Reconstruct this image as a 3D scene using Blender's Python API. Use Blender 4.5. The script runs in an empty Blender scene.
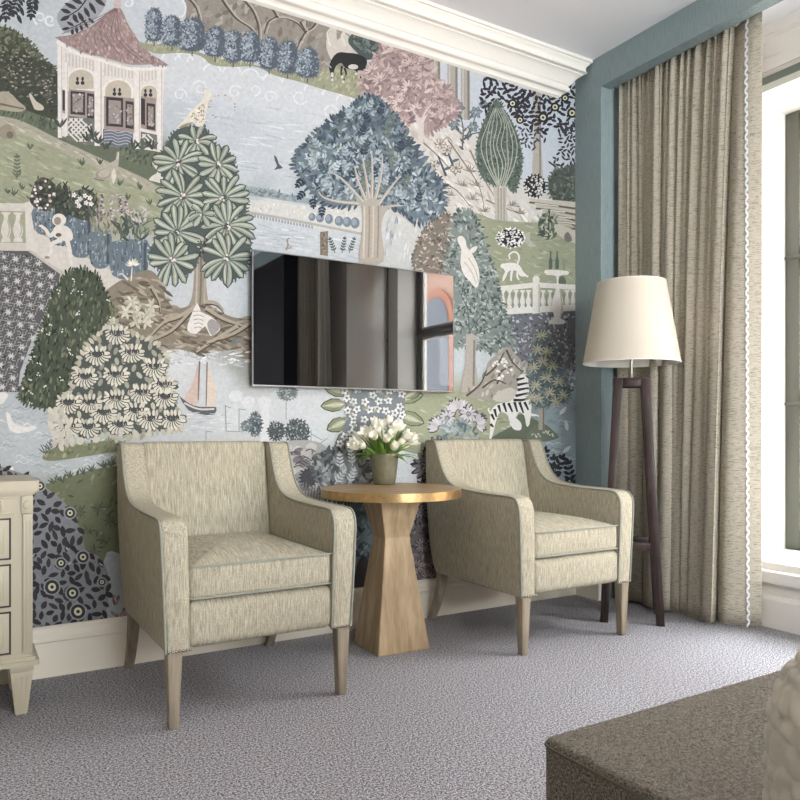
import bpy, bmesh, math, random
from mathutils import Vector, Matrix, noise
from mathutils import geometry as mgeo

SC = bpy.context.scene
COL = SC.collection
PI = math.pi
random.seed(11)

# ------------------------------------------------------------------ camera numbers (f in pixels of an 800 px frame)
F = 740.0
YAW = math.radians(31.2)
CH = 0.92
SN, CS = math.sin(YAW), math.cos(YAW)
WALL_Y = 3.05          # mural wall
PORT_X = 3.0           # face of the teal portal
WIN_X = 3.275          # window wall inside face
GLZ_X = 3.725          # window frames
CEIL = 2.944

def lin(c):
    r = []
    for v in c:
        v = v / 255.0
        r.append(v / 12.92 if v <= 0.04045 else ((v + 0.055) / 1.055) ** 2.4)
    return r

# ------------------------------------------------------------------ materials
def newmat(name):
    m = bpy.data.materials.new(name)
    m.use_nodes = True
    nt = m.node_tree
    b = nt.nodes['Principled BSDF']
    return m, nt, b

def plain(name, col, rough=0.5, metal=0.0, spec=0.5, bump=0.0, bscale=60.0, var=0.0):
    m, nt, b = newmat(name)
    c = lin(col)
    b.inputs['Base Color'].default_value = (*c, 1)
    b.inputs['Roughness'].default_value = rough
    b.inputs['Metallic'].default_value = metal
    b.inputs['Specular IOR Level'].default_value = spec
    if bump or var:
        tc = nt.nodes.new('ShaderNodeTexCoord')
        n = nt.nodes.new('ShaderNodeTexNoise')
        n.inputs['Scale'].default_value = bscale
        n.inputs['Detail'].default_value = 3
        nt.links.new(tc.outputs['Object'], n.inputs['Vector'])
        if var:
            mx = nt.nodes.new('ShaderNodeMix'); mx.data_type = 'RGBA'
            mx.inputs['A'].default_value = (*[v * (1 - var) for v in c], 1)
            mx.inputs['B'].default_value = (*[min(1, v * (1 + var)) for v in c], 1)
            nt.links.new(n.outputs['Fac'], mx.inputs['Factor'])
            nt.links.new(mx.outputs['Result'], b.inputs['Base Color'])
        if bump:
            bp = nt.nodes.new('ShaderNodeBump')
            bp.inputs['Strength'].default_value = bump
            bp.inputs['Distance'].default_value = 0.002
            nt.links.new(n.outputs['Fac'], bp.inputs['Height'])
            nt.links.new(bp.outputs['Normal'], b.inputs['Normal'])
    return m

def weave(name, ca, cb, layers, rough=0.9, bump=0.3, lo=0.35, hi=0.65, spec=0.2, sheen=0.0):
    """cloth: the sum of stretched noises (scale vectors in layers) mixes thread colour ca to cb"""
    m, nt, b = newmat(name)
    tc = nt.nodes.new('ShaderNodeTexCoord')
    tot = None
    for (sc, w) in layers:
        mp = nt.nodes.new('ShaderNodeMapping')
        mp.inputs['Scale'].default_value = sc
        nt.links.new(tc.outputs['Object'], mp.inputs['Vector'])
        n = nt.nodes.new('ShaderNodeTexNoise')
        n.inputs['Scale'].default_value = 1.0
        n.inputs['Detail'].default_value = 2.0
        nt.links.new(mp.outputs['Vector'], n.inputs['Vector'])
        mul = nt.nodes.new('ShaderNodeMath'); mul.operation = 'MULTIPLY'
        mul.inputs[1].default_value = w
        nt.links.new(n.outputs['Fac'], mul.inputs[0])
        if tot is None:
            tot = mul
        else:
            ad = nt.nodes.new('ShaderNodeMath'); ad.operation = 'ADD'
            nt.links.new(tot.outputs[0], ad.inputs[0]); nt.links.new(mul.outputs[0], ad.inputs[1])
            tot = ad
    mr = nt.nodes.new('ShaderNodeMapRange')
    mr.inputs['From Min'].default_value = lo; mr.inputs['From Max'].default_value = hi
    nt.links.new(tot.outputs[0], mr.inputs['Value'])
    mx = nt.nodes.new('ShaderNodeMix'); mx.data_type = 'RGBA'
    mx.inputs['A'].default_value = (*lin(ca), 1); mx.inputs['B'].default_value = (*lin(cb), 1)
    nt.links.new(mr.outputs['Result'], mx.inputs['Factor'])
    nt.links.new(mx.outputs['Result'], b.inputs['Base Color'])
    b.inputs['Roughness'].default_value = rough
    b.inputs['Specular IOR Level'].default_value = spec
    if bump:
        bp = nt.nodes.new('ShaderNodeBump')
        bp.inputs['Strength'].default_value = bump; bp.inputs['Distance'].default_value = 0.002
        nt.links.new(mr.outputs['Result'], bp.inputs['Height'])
        nt.links.new(bp.outputs['Normal'], b.inputs['Normal'])
    return m

M = {}
M['white'] = plain('ceiling_paint', (232, 233, 236), 0.8)
M['cream'] = plain('cream_paint', (226, 219, 203), 0.55)
M['cornice'] = plain('cornice_paint', (236, 233, 225), 0.6)
M['jamb'] = plain('jamb_paint', (235, 233, 227), 0.6)
M['roomwall'] = plain('room_wall_paint', (206, 202, 192), 0.8)
M['teal'] = weave('teal_linen_wallcovering', (124, 140, 142), (150, 164, 165),
                  [((300, 300, 14), 0.5), ((90, 90, 500), 0.5)], rough=0.85, bump=0.15)
M['carpet'] = weave('loop_carpet', (78, 77, 80), (208, 207, 212),
                    [((150, 150, 150), 0.5), ((340, 340, 340), 0.5)], rough=0.97, bump=1.0, lo=0.41, hi=0.59, spec=0.05)
M['chair'] = weave('taupe_herringbone_cloth', (137, 131, 112), (200, 194, 174),
                   [((300, 300, 26), 0.45), ((520, 520, 520), 0.55)], rough=0.92, bump=0.4, lo=0.37, hi=0.63)
M['chairfront'] = weave('taupe_herringbone_cloth_front', (137, 131, 112), (200, 194, 174),
                   [((300, 26, 22), 0.5), ((520, 520, 520), 0.5)], rough=0.92, bump=0.4, lo=0.37, hi=0.63)
M['piping'] = plain('sage_piping', (148, 152, 140), 0.8)
M['legwood'] = weave('limed_leg_wood', (126, 115, 99), (156, 144, 126), [((60, 60, 5), 0.7), ((200, 200, 20), 0.3)], rough=0.5, bump=0.05, spec=0.4)
M['oak'] = weave('oak_veneer', (150, 127, 97), (188, 165, 131), [((26, 26, 2.2), 0.7), ((120, 120, 8), 0.3)], rough=0.5, bump=0.05, spec=0.4)
M['oaktop'] = weave('oak_top', (138, 114, 84), (174, 148, 114), [((3, 30, 3), 0.7), ((10, 150, 10), 0.3)], rough=0.42, bump=0.04, spec=0.45)
M['brass'] = plain('aged_brass', (186, 158, 112), 0.34, 0.9, bump=0.25, bscale=45, var=0.4)
M['nail'] = plain('nickel_nail', (170, 165, 155), 0.25, 1.0)
M['pot'] = plain('glazed_pot', (108, 105, 84), 0.14, 0.0, 0.6, bump=0.15, bscale=50, var=0.3)
M['soil'] = plain('soil', (52, 44, 36), 0.95)
M['petal'] = plain('cream_petal', (250, 247, 232), 0.55, var=0.05, bscale=90)
M['leaf'] = plain('tulip_leaf', (106, 142, 60), 0.45, var=0.25, bscale=25)
M['stem'] = plain('tulip_stem', (118, 146, 76), 0.5)
M['dark'] = weave('dark_walnut', (40, 29, 27), (60, 46, 43), [((60, 60, 4), 0.7), ((200, 200, 30), 0.3)], rough=0.42, bump=0.04, spec=0.4)
M['steel'] = plain('brushed_steel', (186, 184, 180), 0.3, 1.0)
M['bezel'] = plain('tv_bezel', (140, 140, 140), 0.35, 0.9)
M['screen'] = plain('tv_screen', (9, 8, 10), 0.02, 0.0, 0.5)
M['screen'].node_tree.nodes['Principled BSDF'].inputs['IOR'].default_value = 2.0
M['tvback'] = plain('tv_back', (22, 22, 23), 0.5)
M['curtain'] = weave('slub_linen', (82, 78, 70), (180, 173, 157),
                     [((38, 38, 400), 0.65), ((260, 260, 300), 0.35)], rough=0.95, bump=0.25, lo=0.31, hi=0.50)
M['zig'] = plain('white_ric_rac', (222, 224, 228), 0.8)
M['frame'] = plain('sage_window_paint', (76, 78, 69), 0.4)
M['darkpanel'] = plain('dark_reflection_paint', (22, 21, 23), 0.8, spec=0.1)  # for the added panel that darkens the television's reflection
M['bar'] = plain('grey_green_paint', (112, 122, 116), 0.5)
M['dresser'] = plain('stone_paint', (182, 174, 152), 0.5, var=0.05, bscale=12)
M['dresserline'] = plain('dark_bead_line', (60, 54, 48), 0.5)
M['knob'] = plain('dark_knob', (70, 62, 52), 0.35, 0.8)
M['bench'] = weave('taupe_basket_weave', (60, 56, 50), (152, 145, 132),
                   [((150, 150, 900), 0.2), ((240, 1300, 240), 0.4), ((1300, 240, 240), 0.4)], rough=0.85, bump=0.5, lo=0.42, hi=0.60)
M['benchpipe'] = plain('taupe_seam', (92, 84, 72), 0.85)
M['quilt'] = plain('matelasse_cotton', (200, 195, 182), 0.9, bump=0.2, bscale=500)
M['mattress'] = plain('mattress_ticking', (215, 210, 200), 0.9)
M['brick'] = None
m, nt, b = newmat('red_brick')
tc = nt.nodes.new('ShaderNodeTexCoord'); mp = nt.nodes.new('ShaderNodeMapping')
mp.inputs['Rotation'].default_value = (PI / 2, 0, PI / 2)
br = nt.nodes.new('ShaderNodeTexBrick')
br.inputs['Color1'].default_value = (*lin((128, 66, 52)), 1); br.inputs['Color2'].default_value = (*lin((104, 50, 42)), 1)
br.inputs['Mortar'].default_value = (*lin((140, 112, 98)), 1); br.inputs['Scale'].default_value = 4.0
br.inputs['Mortar Size'].default_value = 0.012
nt.links.new(tc.outputs['Object'], mp.inputs['Vector']); nt.links.new(mp.outputs['Vector'], br.inputs['Vector'])
nt.links.new(br.outputs['Color'], b.inputs['Base Color']); b.inputs['Roughness'].default_value = 0.9
M['brick'] = m
M['stone'] = plain('pale_stone', (134, 92, 74), 0.9)
M['street'] = plain('street_paving', (214, 211, 204), 0.9)
M['farpane'] = plain('far_pane', (60, 66, 74), 0.1)

# pane: thin clear glass
m, nt, b = newmat('clear_pane')
out = nt.nodes['Material Output']
nt.nodes.remove(b)
tr = nt.nodes.new('ShaderNodeBsdfTransparent'); gl = nt.nodes.new('ShaderNodeBsdfGlossy')
gl.inputs['Roughness'].default_value = 0.0
lw = nt.nodes.new('ShaderNodeLayerWeight'); pw = nt.nodes.new('ShaderNodeMath'); pw.operation = 'POWER'; pw.inputs[1].default_value = 4
fr = nt.nodes.new('ShaderNodeMath'); fr.operation = 'MULTIPLY_ADD'; fr.inputs[1].default_value = 0.7; fr.inputs[2].default_value = 0.04
nt.links.new(lw.outputs['Facing'], pw.inputs[0]); nt.links.new(pw.outputs[0], fr.inputs[0])
mxs = nt.nodes.new('ShaderNodeMixShader')
nt.links.new(fr.outputs[0], mxs.inputs[0]); nt.links.new(tr.outputs[0], mxs.inputs[1]); nt.links.new(gl.outputs[0], mxs.inputs[2])
nt.links.new(mxs.outputs[0], out.inputs[0])
M['glass'] = m

# lampshade: linen that lets a little light through
m, nt, b = newmat('linen_shade')
out = nt.nodes['Material Output']
b.inputs['Base Color'].default_value = (*lin((214, 206, 190)), 1); b.inputs['Roughness'].default_value = 0.9
tc = nt.nodes.new('ShaderNodeTexCoord'); mp = nt.nodes.new('ShaderNodeMapping'); mp.inputs['Scale'].default_value = (30, 30, 600)
n = nt.nodes.new('ShaderNodeTexNoise'); n.inputs['Scale'].default_value = 1
nt.links.new(tc.outputs['Object'], mp.inputs['Vector']); nt.links.new(mp.outputs['Vector'], n.inputs['Vector'])
bp = nt.nodes.new('ShaderNodeBump'); bp.inputs['Strength'].default_value = 0.12; bp.inputs['Distance'].default_value = 0.001
nt.links.new(n.outputs['Fac'], bp.inputs['Height']); nt.links.new(bp.outputs['Normal'], b.inputs['Normal'])
tl = nt.nodes.new('ShaderNodeBsdfTranslucent'); tl.inputs['Color'].default_value = (*lin((240, 232, 214)), 1)
mxs = nt.nodes.new('ShaderNodeMixShader'); mxs.inputs[0].default_value = 0.16
nt.links.new(b.outputs[0], mxs.inputs[1]); nt.links.new(tl.outputs[0], mxs.inputs[2]); nt.links.new(mxs.outputs[0], out.inputs[0])
M['shade'] = m
M['shadein'] = plain('shade_lining', (244, 242, 236), 0.9)

# ------------------------------------------------------------------ mesh helpers
def obj(name, bm, mat, parent=None, smooth=True, angle=40):
    bmesh.ops.recalc_face_normals(bm, faces=bm.faces)
    me = bpy.data.meshes.new(name)
    bm.to_mesh(me); bm.free()
    for mm in (mat if isinstance(mat, (list, tuple)) else [mat]):
        me.materials.append(mm)
    if smooth:
        me.polygons.foreach_set('use_smooth', [True] * len(me.polygons))
        me.set_sharp_from_angle(angle=math.radians(angle))
    o = bpy.data.objects.new(name, me)
    COL.objects.link(o)
    if parent is not None:
        o.parent = parent
    return o

def thing(name, label, cat, loc=(0, 0, 0), rz=0.0, group=None):
    o = bpy.data.objects.new(name, None)
    o.empty_display_size = 0.1
    COL.objects.link(o)
    o.location = loc; o.rotation_euler = (0, 0, rz)
    o['label'] = label; o['category'] = cat
    if group: o['group'] = group
    return o

def struct(name, bm, mat, parent=None, smooth=True, angle=35):
    o = obj(name, bm, mat, parent, smooth, angle)
    if parent is None:
        o['kind'] = 'structure'
    return o

def dup(root, loc, label):
    r = root.copy(); COL.objects.link(r); r.location = loc; r['label'] = label
    for ch in list(root.children):
        c = ch.copy(); COL.objects.link(c); c.parent = r
        for g in list(ch.children):
            d = g.copy(); COL.objects.link(d); d.parent = c
    return r

def BM(): return bmesh.new()

def box(bm, x0, x1, y0, y1, z0, z1, bev=0.0, seg=2, mi=0):
    vs = [bm.verts.new(p) for p in [(x0, y0, z0), (x1, y0, z0), (x1, y1, z0), (x0, y1, z0), (x0, y0, z1), (x1, y0, z1), (x1, y1, z1), (x0, y1, z1)]]
    fs = [bm.faces.new([vs[i] for i in q]) for q in [(0, 3, 2, 1), (4, 5, 6, 7), (0, 1, 5, 4), (1, 2, 6, 5), (2, 3, 7, 6), (3, 0, 4, 7)]]
    for f in fs: f.material_index = mi
    if bev:
        es = list({e for f in fs for e in f.edges})
        bmesh.ops.bevel(bm, geom=es, offset=bev, segments=seg, profile=0.5, affect='EDGES')
    return vs

def loft(bm, rings, cap=True, closed=True, mi=0):
    R = [[bm.verts.new(p) for p in r] for r in rings]
    n = len(R[0])
    for a, b in zip(R[:-1], R[1:]):
        for i in range(n if closed else n - 1):
            j = (i + 1) % n
            f = bm.faces.new((a[i], a[j], b[j], b[i])); f.material_index = mi
    if cap:
        for r in (R[0], R[-1]):
            try:
                f = bm.faces.new(r); f.material_index = mi
            except ValueError:
                pass
    return R

def smooth_open(pts, n=5):
    """Catmull-Rom through 2D or 3D points"""
    P = [Vector(p) for p in pts]
    out = []
    for i in range(len(P) - 1):
        p0 = P[max(i - 1, 0)]; p1 = P[i]; p2 = P[i + 1]; p3 = P[min(i + 2, len(P) - 1)]
        for k in range(n):
            t = k / n
            out.append(0.5 * ((2 * p1) + (p2 - p0) * t + (2 * p0 - 5 * p1 + 4 * p2 - p3) * t * t + (3 * p1 - p0 - 3 * p2 + p3) * t ** 3))
    out.append(P[-1])
    return out

def inset2(pts, d):
    """closed 2D loop moved inward by d (loop counter-clockwise)"""
    n = len(pts); out = []
    for i in range(n):
        a = pts[i - 1]; b = pts[i]; c = pts[(i + 1) % n]
        e1 = (b - a); e2 = (c - b)
        if e1.length < 1e-9: e1 = e2
        if e2.length < 1e-9: e2 = e1
        e1 = e1.normalized(); e2 = e2.normalized()
        n1 = Vector((-e1.y, e1.x)); n2 = Vector((-e2.y, e2.x))
        nn = n1 + n2
        if nn.length < 1e-6: nn = n1
        nn.normalize()
        k = max(0.35, nn.dot(n1))
        out.append(b + nn * d / k)
    return out

def area2(pts):
    return 0.5 * sum(pts[i - 1].x * pts[i].y - pts[i].x * pts[i - 1].y for i in range(len(pts)))

def pad(bm, loop, a0, a1, r, axis='x', seg=4, fn=None):
    """upholstered panel: closed 2D loop extruded along an axis with edges rounded by r"""
    L = [Vector(p[:2]) for p in loop]
    if area2(L) < 0: L.reverse()
    rings = []
    s = 1 if a1 > a0 else -1
    for side in (0, 1):
        for k in range(seg + 1):
            t = (k / seg if side == 0 else 1 - k / seg) * PI / 2
            d = r * (1 - math.sin(t)); off = r * (1 - math.cos(t))
            a = a0 + s * off if side == 0 else a1 - s * off
            ring = []
            for p in inset2(L, d):
                v = (a, p.x, p.y) if axis == 'x' else ((p.x, a, p.y) if axis == 'y' else (p.x, p.y, a))
                ring.append(fn(v) if fn else v)
            rings.append(ring)
    loft(bm, rings)

def rrect(x0, x1, y0, y1, r, n=5, m=6):
    pts = []
    cs = [(x1 - r, y1 - r, 0), (x0 + r, y1 - r, 90), (x0 + r, y0 + r, 180), (x1 - r, y0 + r, 270)]
    for ci, (cx, cy, a) in enumerate(cs):
        arc = [Vector((cx + r * math.cos(math.radians(a + 90 * k / n)), cy + r * math.sin(math.radians(a + 90 * k / n)))) for k in range(n + 1)]
        pts += arc
        nx = cs[(ci + 1) % 4]
        q = Vector((nx[0] + r * math.cos(math.radians(nx[2])), nx[1] + r * math.sin(math.radians(nx[2]))))
        for k in range(1, m):
            pts.append(arc[-1].lerp(q, k / m))
    return pts

def cushion(bm, x0, x1, y0, y1, z0, z1, rc, re, crown=0.02, crown_b=0.0, n=5, m=8):
    """box cushion: rounded plan corners rc, rounded edges re, domed top"""
    base = rrect(x0, x1, y0, y1, rc, n, m)
    c = Vector(((x0 + x1) / 2, (y0 + y1) / 2))
    rings = []
    def ring(s, z, d=0.0):
        L = inset2(base, d) if d else base
        return [((p.x - c.x) * s + c.x, (p.y - c.y) * s + c.y, z) for p in L]
    for s in (0.02, 0.3, 0.6, 0.85):
        rings.append(ring(s, z0 - crown_b * (1 - s * s), re))
    for k in range(5):
        t = k / 4 * PI / 2
        rings.append(ring(1, z0 + re * (1 - math.sin(t)), re * (1 - math.cos(t - 0) if False else 1) * (1 - math.sin(t)) if False else re * (1 - math.sin(t))) if False else ring(1, z0 + re * (1 - math.cos(t)), re * (1 - math.sin(t))))
    for k in range(5):
        t = (1 - k / 4) * PI / 2
        rings.append(ring(1, z1 - re * (1 - math.cos(t)), re * (1 - math.sin(t))))
    for s in (0.95, 0.85, 0.7, 0.5, 0.3, 0.02):
        rings.append(ring(s, z1 + crown * (1 - s ** 2.5), re))
    loft(bm, rings)

def tube(bm, pts, r, closed=False, seg=8, r1=None):
    P = [Vector(p) for p in pts]
    n = len(P); rings = []
    up = None
    for i in range(n):
        if closed: t = P[(i + 1) % n] - P[i - 1]
        else: t = P[min(i + 1, n - 1)] - P[max(i - 1, 0)]
        t.normalize()
        if up is None:
            up = t.orthogonal().normalized()
        else:
            up = (up - t * up.dot(t)).normalized()
        sd = t.cross(up)
        rr = r if r1 is None else r + (r1 - r) * i / (n - 1)
        rings.append([P[i] + (up * math.cos(2 * PI * k / seg) + sd * math.sin(2 * PI * k / seg)) * rr for k in range(seg)])
    if closed:
        R = [[bm.verts.new(p) for p in q] for q in rings]
        for i in range(n):
            a, b = R[i], R[(i + 1) % n]
            for k in range(seg):
                j = (k + 1) % seg
                bm.faces.new((a[k], a[j], b[j], b[k]))
    else:
        loft(bm, rings)

def lathe(bm, prof, cx=0, cy=0, seg=48, cap=True):
    rings = [[(cx + r * math.cos(2 * PI * k / seg), cy + r * math.sin(2 * PI * k / seg), z) for k in range(seg)] for r, z in prof]
    loft(bm, rings, cap)

def taper(bm, x0, y0, x1, y1, z0, z1, w0, w1, d0=None, d1=None, bev=0.003):
    """square post from (x0,y0,z0) with width w0 to (x1,y1,z1) with width w1"""
    d0 = d0 or w0; d1 = d1 or w1
    v = []
    for (x, y, z, w, d) in ((x0, y0, z0, w0, d0), (x1, y1, z1, w1, d1)):
        v.append([(x - w / 2, y - d / 2, z), (x + w / 2, y - d / 2, z), (x + w / 2, y + d / 2, z), (x - w / 2, y + d / 2, z)])
    R = loft(bm, v)
    if bev:
        es = list({e for r in R for q in r for e in q.link_edges})
        bmesh.ops.bevel(bm, geom=es, offset=bev, segments=2, profile=0.5, affect='EDGES')

def sphere(bm, c, r, sx=1, sy=1, sz=1, u=8, v=6):
    mt = Matrix.Translation(c) @ Matrix.Diagonal((sx, sy, sz, 1))
    bmesh.ops.create_uvsphere(bm, u_segments=u, v_segments=v, radius=r, matrix=mt)

def profile_x(bm, prof, x0, x1):
    """profile given as (y,z) points, run along x"""
    loft(bm, [[(x0, y, z) for y, z in prof], [(x1, y, z) for y, z in prof]])

def profile_y(bm, prof, y0, y1):
    loft(bm, [[(x, y0, z) for x, z in prof], [(x, y1, z) for x, z in prof]])
# ================================================================== THE SETTING
RX0, RY0 = -2.7, -3.2           # left wall, rear wall
bm = BM(); box(bm, RX0 - .1, 3.9, RY0 - .1, WALL_Y + .15, -0.1, 0.0); struct('floor', bm, M['carpet'], smooth=False)
bm = BM(); box(bm, RX0 - .1, PORT_X + .075, RY0 - .1, WALL_Y + .15, CEIL, CEIL + .1); struct('ceiling', bm, M['white'], smooth=False)
bm = BM(); box(bm, PORT_X + .075, 3.9, RY0 - .1, WALL_Y + .15, 2.795, CEIL + .1); struct('ceiling_recess', bm, M['white'], smooth=False)
bm = BM(); box(bm, RX0 - .1, RX0, RY0, WALL_Y, 0, CEIL); struct('wall_left', bm, M['roomwall'], smooth=False)
bm = BM(); box(bm, RX0 - .1, .3, RY0 - .1, RY0, 0, CEIL); box(bm, 2.7, 3.9, RY0 - .1, RY0, 0, CEIL); box(bm, .3, 2.7, RY0 - .1, RY0, 0, .6); box(bm, .3, 2.7, RY0 - .1, RY0, 2.5, CEIL)
struct('wall_rear', bm, M['roomwall'], smooth=False)

# window wall with two openings (deep reveals)
SILL, HEAD = 0.30, 2.567
O1 = (-0.40, 2.266)
bm = BM()
ox = 3.80
box(bm, WIN_X, ox, O1[1], WALL_Y + .15, 0, 2.795)
box(bm, WIN_X, ox, RY0, O1[0], 0, 2.795)
for (a, b_) in (O1,):
    box(bm, WIN_X, ox, a, b_, 0, SILL); box(bm, WIN_X, ox, a, b_, HEAD, 2.795)
box(bm, 3.52, ox, -0.02, 0.15, SILL, HEAD)
struct('wall_right', bm, M['jamb'], smooth=False)
bm = BM()
profile_y(bm, [(3.235, .212), (3.31, .212), (3.31, .267), (3.24, .267), (3.235, .262)], -1.31, 2.85)
struct('trim_sill', bm, M['jamb'], smooth=False)
bm = BM(); profile_y(bm, [(3.225, 2.745), (3.275, 2.745), (3.275, 2.794), (3.225, 2.794)], -1.31, 2.85)
struct('trim_track', bm, M['jamb'], smooth=False)
bm = BM(); profile_y(bm, [(3.262, 2.60), (3.275, 2.60), (3.275, 2.66), (3.268, 2.66)], -1.31, 2.85)
struct('trim_picture_rail', bm, M['jamb'], smooth=False)
bm = BM(); profile_y(bm, [(3.245, 2.530), (3.31, 2.530), (3.31, 2.566), (3.245, 2.566)], O1[0] + .01, O1[1] - .01)
struct('trim_window_head', bm, M['bar'], smooth=False)
bm = BM(); profile_y(bm, [(3.255, 0), (3.275, 0), (3.275, .15), (3.262, .15), (3.255, .13)], -1.31, 2.85)
struct('baseboard_right', bm, M['jamb'], smooth=False)

# teal portal round the curtain recess
bm = BM()
P = [(WALL_Y + .15, 0), (2.858, 0), (2.858, 2.777), (RY0 + .01, 2.777), (RY0 + .01, CEIL - .001), (WALL_Y + .15, CEIL - .001)]
loft(bm, [[(PORT_X, y, z) for y, z in P], [(PORT_X + .074, y, z) for y, z in P]])
struct('trim_teal_portal', bm, M['teal'], smooth=False)
bm = BM(); box(bm, PORT_X + .074, WIN_X, 2.858, WALL_Y + .15, 0, 2.794); struct('trim_teal_return', bm, M['teal'], smooth=False)
bm = BM(); box(bm, PORT_X, WIN_X, RY0 + .01, -1.32, 0, 2.777); struct('trim_dark_reflection', bm, M['darkpanel'], smooth=False)  # added panel, near black so the television mirrors a dim room

# cornice on the mural wall: stepped and curved bands
def arc(cy, cz, ry, rz, a0, a1, n=8):
    return [(cy + ry * math.cos(math.radians(a0 + (a1 - a0) * k / n)), cz + rz * math.sin(math.radians(a0 + (a1 - a0) * k / n))) for k in range(n + 1)]
W = WALL_Y; T = CEIL
prof = [(W, T), (W - .135, T), (W - .135, T - .016), (W - .127, T - .018)]
prof += [(W - .125, T - .024)] + arc(W - .125, T - .05, .016, .022, 90, -60, 6)[1:]
prof += [(W - .098, T - .072), (W - .098, T - .078)]
prof += arc(W - .098 + .0, T - .078 - .03, .03, .03, 90, 0, 6)[1:] if False else []
prof += [(W - .092, T - .080), (W - .080, T - .090), (W - .066, T - .105), (W - .055, T - .122), (W - .050, T - .128)]
prof += [(W - .044, T - .128), (W - .044, T - .134)]
prof += arc(W - .036, T - .148, .014, .014, 120, 270, 8)
prof += [(W - .026, T - .164), (W - .018, T - .172), (W - .016, T - .182), (W - .010, T - .186), (W, T - .190)]
bm = BM(); XE = 2.862
loft(bm, [[(RX0, y, z) for y, z in prof], [(XE + W - y, y, z) for y, z in prof], [(XE + W - y, W, z) for y, z in prof]], cap=False)
struct('trim_cornice', bm, M['cornice'], angle=25)

# baseboard of the mural wall
bm = BM()
prof = [(W, 0), (W - .02, 0), (W - .02, .128), (W - .026, .134), (W - .026, .150), (W - .018, .160), (W - .013, .168), (W - .013, .180), (W - .006, .187), (W, .188)]
profile_x(bm, prof, RX0, PORT_X)
struct('baseboard_back', bm, M['cream'], angle=25)
bm = BM(); profile_y(bm, [(PORT_X, 0), (PORT_X - .018, 0), (PORT_X - .018, .15), (PORT_X - .010, .185), (PORT_X, .188)], 2.858, WALL_Y - .02)
struct('baseboard_portal', bm, M['cream'], angle=25)

# windows: painted steel frames, each with its panes
def window(name, y0, y1, posts):
    bm = BM()
    x0, x1 = GLZ_X, GLZ_X + .06
    fw = .075
    box(bm, x0, x1, y0, y0 + fw, SILL, HEAD, .006); box(bm, x0, x1, y1 - fw, y1, SILL, HEAD, .006)
    for z in (SILL, HEAD - fw): box(bm, x0, x1, y0 + fw, y1 - fw, z, z + fw, .006)
    for z in (1.056, 1.814):
        box(bm, x0, x1, y0 + fw, y1 - fw, z - .035, z + .035, .006)
        box(bm, x0 - .012, x1, y0 + .004, y1 - .004, z - .008, z + .008, .003)
    for p in posts: box(bm, x0, x1, p - .04, p + .04, SILL, HEAD, .006)
    o = struct(name, bm, M['frame'])
    edges = [y0 + fw] + [q for p in posts for q in (p - .04, p + .04)] + [y1 - fw]
    zz = [SILL + fw, 1.021, 1.091, 1.779, 1.849, HEAD - fw]
    for i in range(0, len(edges), 2):
        for k in (0, 2, 4):
            bm = BM(); a, b_ = edges[i], edges[i + 1]; c, d = zz[k], zz[k + 1]
            s = .022
            for (p, q, r, t) in ((a, b_, c, c + s), (a, b_, d - s, d), (a, a + s, c + s, d - s), (b_ - s, b_, c + s, d - s)):
                box(bm, x0 + .012, x1 - .008, p, q, r, t, .003)
            obj('sash', bm, M['jamb'], o)
            bm = BM(); box(bm, x0 + .028, x0 + .034, a + s - .004, b_ - s + .004, c + s - .004, d - s + .004)
            obj('pane', bm, M['glass'], o, smooth=False)
    return o
window('window_1', 0.15, O1[1], [0.86, 1.56])
window('window_2', O1[0], -0.02, [])

bm = BM()
for x in (.3, 1.46, 2.62): box(bm, x, x + .08, RY0 - .07, RY0 - .02, .6, 2.5, .004)
for z in (.6, 1.51, 2.42): box(bm, .38, 2.62, RY0 - .07, RY0 - .02, z, z + .08, .004)
wr = struct('window_rear_added', bm, M['frame'])  # rear window added out of view to give even frontal daylight
for (x0, x1) in ((.38, 1.46), (1.54, 2.62)):
    for (z0, z1) in ((.68, 1.51), (1.59, 2.42)):
        bm = BM(); box(bm, x0 - .004, x1 + .004, RY0 - .048, RY0 - .042, z0 - .004, z1 + .004); obj('pane', bm, M['glass'], wr, smooth=False)
# ------------------------------------------------------------------ outside: a brick building across the street
bm = BM(); box(bm, 3.9, 26, -22, 22, -9.1, -9.0); struct('ground_street', bm, M['street'], smooth=False)
bl = thing('brick_building', 'red brick building across the street beyond the window', 'building', (11.0, 0, -9.0))
bm = BM(); box(bm, 0, 4, -16, 9, 0, 14.2)
obj('facade', bm, M['brick'], bl, smooth=False)
bm = BM(); box(bm, -.15, 4, -16, 9, 14.2, 14.5); box(bm, -.12, 0, -16, 9, 7.4, 7.65); obj('stone_band', bm, M['stone'], bl, smooth=False)
for k in range(7):
    y = -13.4 + k * 3.1
    for z in (4.0, 10.6):
        bm = BM()
        loopo = [(y - .85, z), (y + .85, z), (y + .85, z + 2.2)] + [(y + .85 * math.cos(a * PI / 10), z + 2.2 + .85 * math.sin(a * PI / 10)) for a in range(1, 10)] + [(y - .85, z + 2.2)]
        loft(bm, [[(-.06, p, q) for p, q in loopo], [(.0, p, q) for p, q in loopo]])
        wf = obj('arched_window', bm, M['stone'], bl, smooth=False)
        loopi = [(y + (p - y) * .78, z + .15 + (q - z) * .88) for p, q in loopo]
        bm = BM(); loft(bm, [[(-.08, p, q) for p, q in loopi], [(-.055, p, q) for p, q in loopi]])
        obj('pane', bm, M['farpane'], wf, smooth=False)

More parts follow.
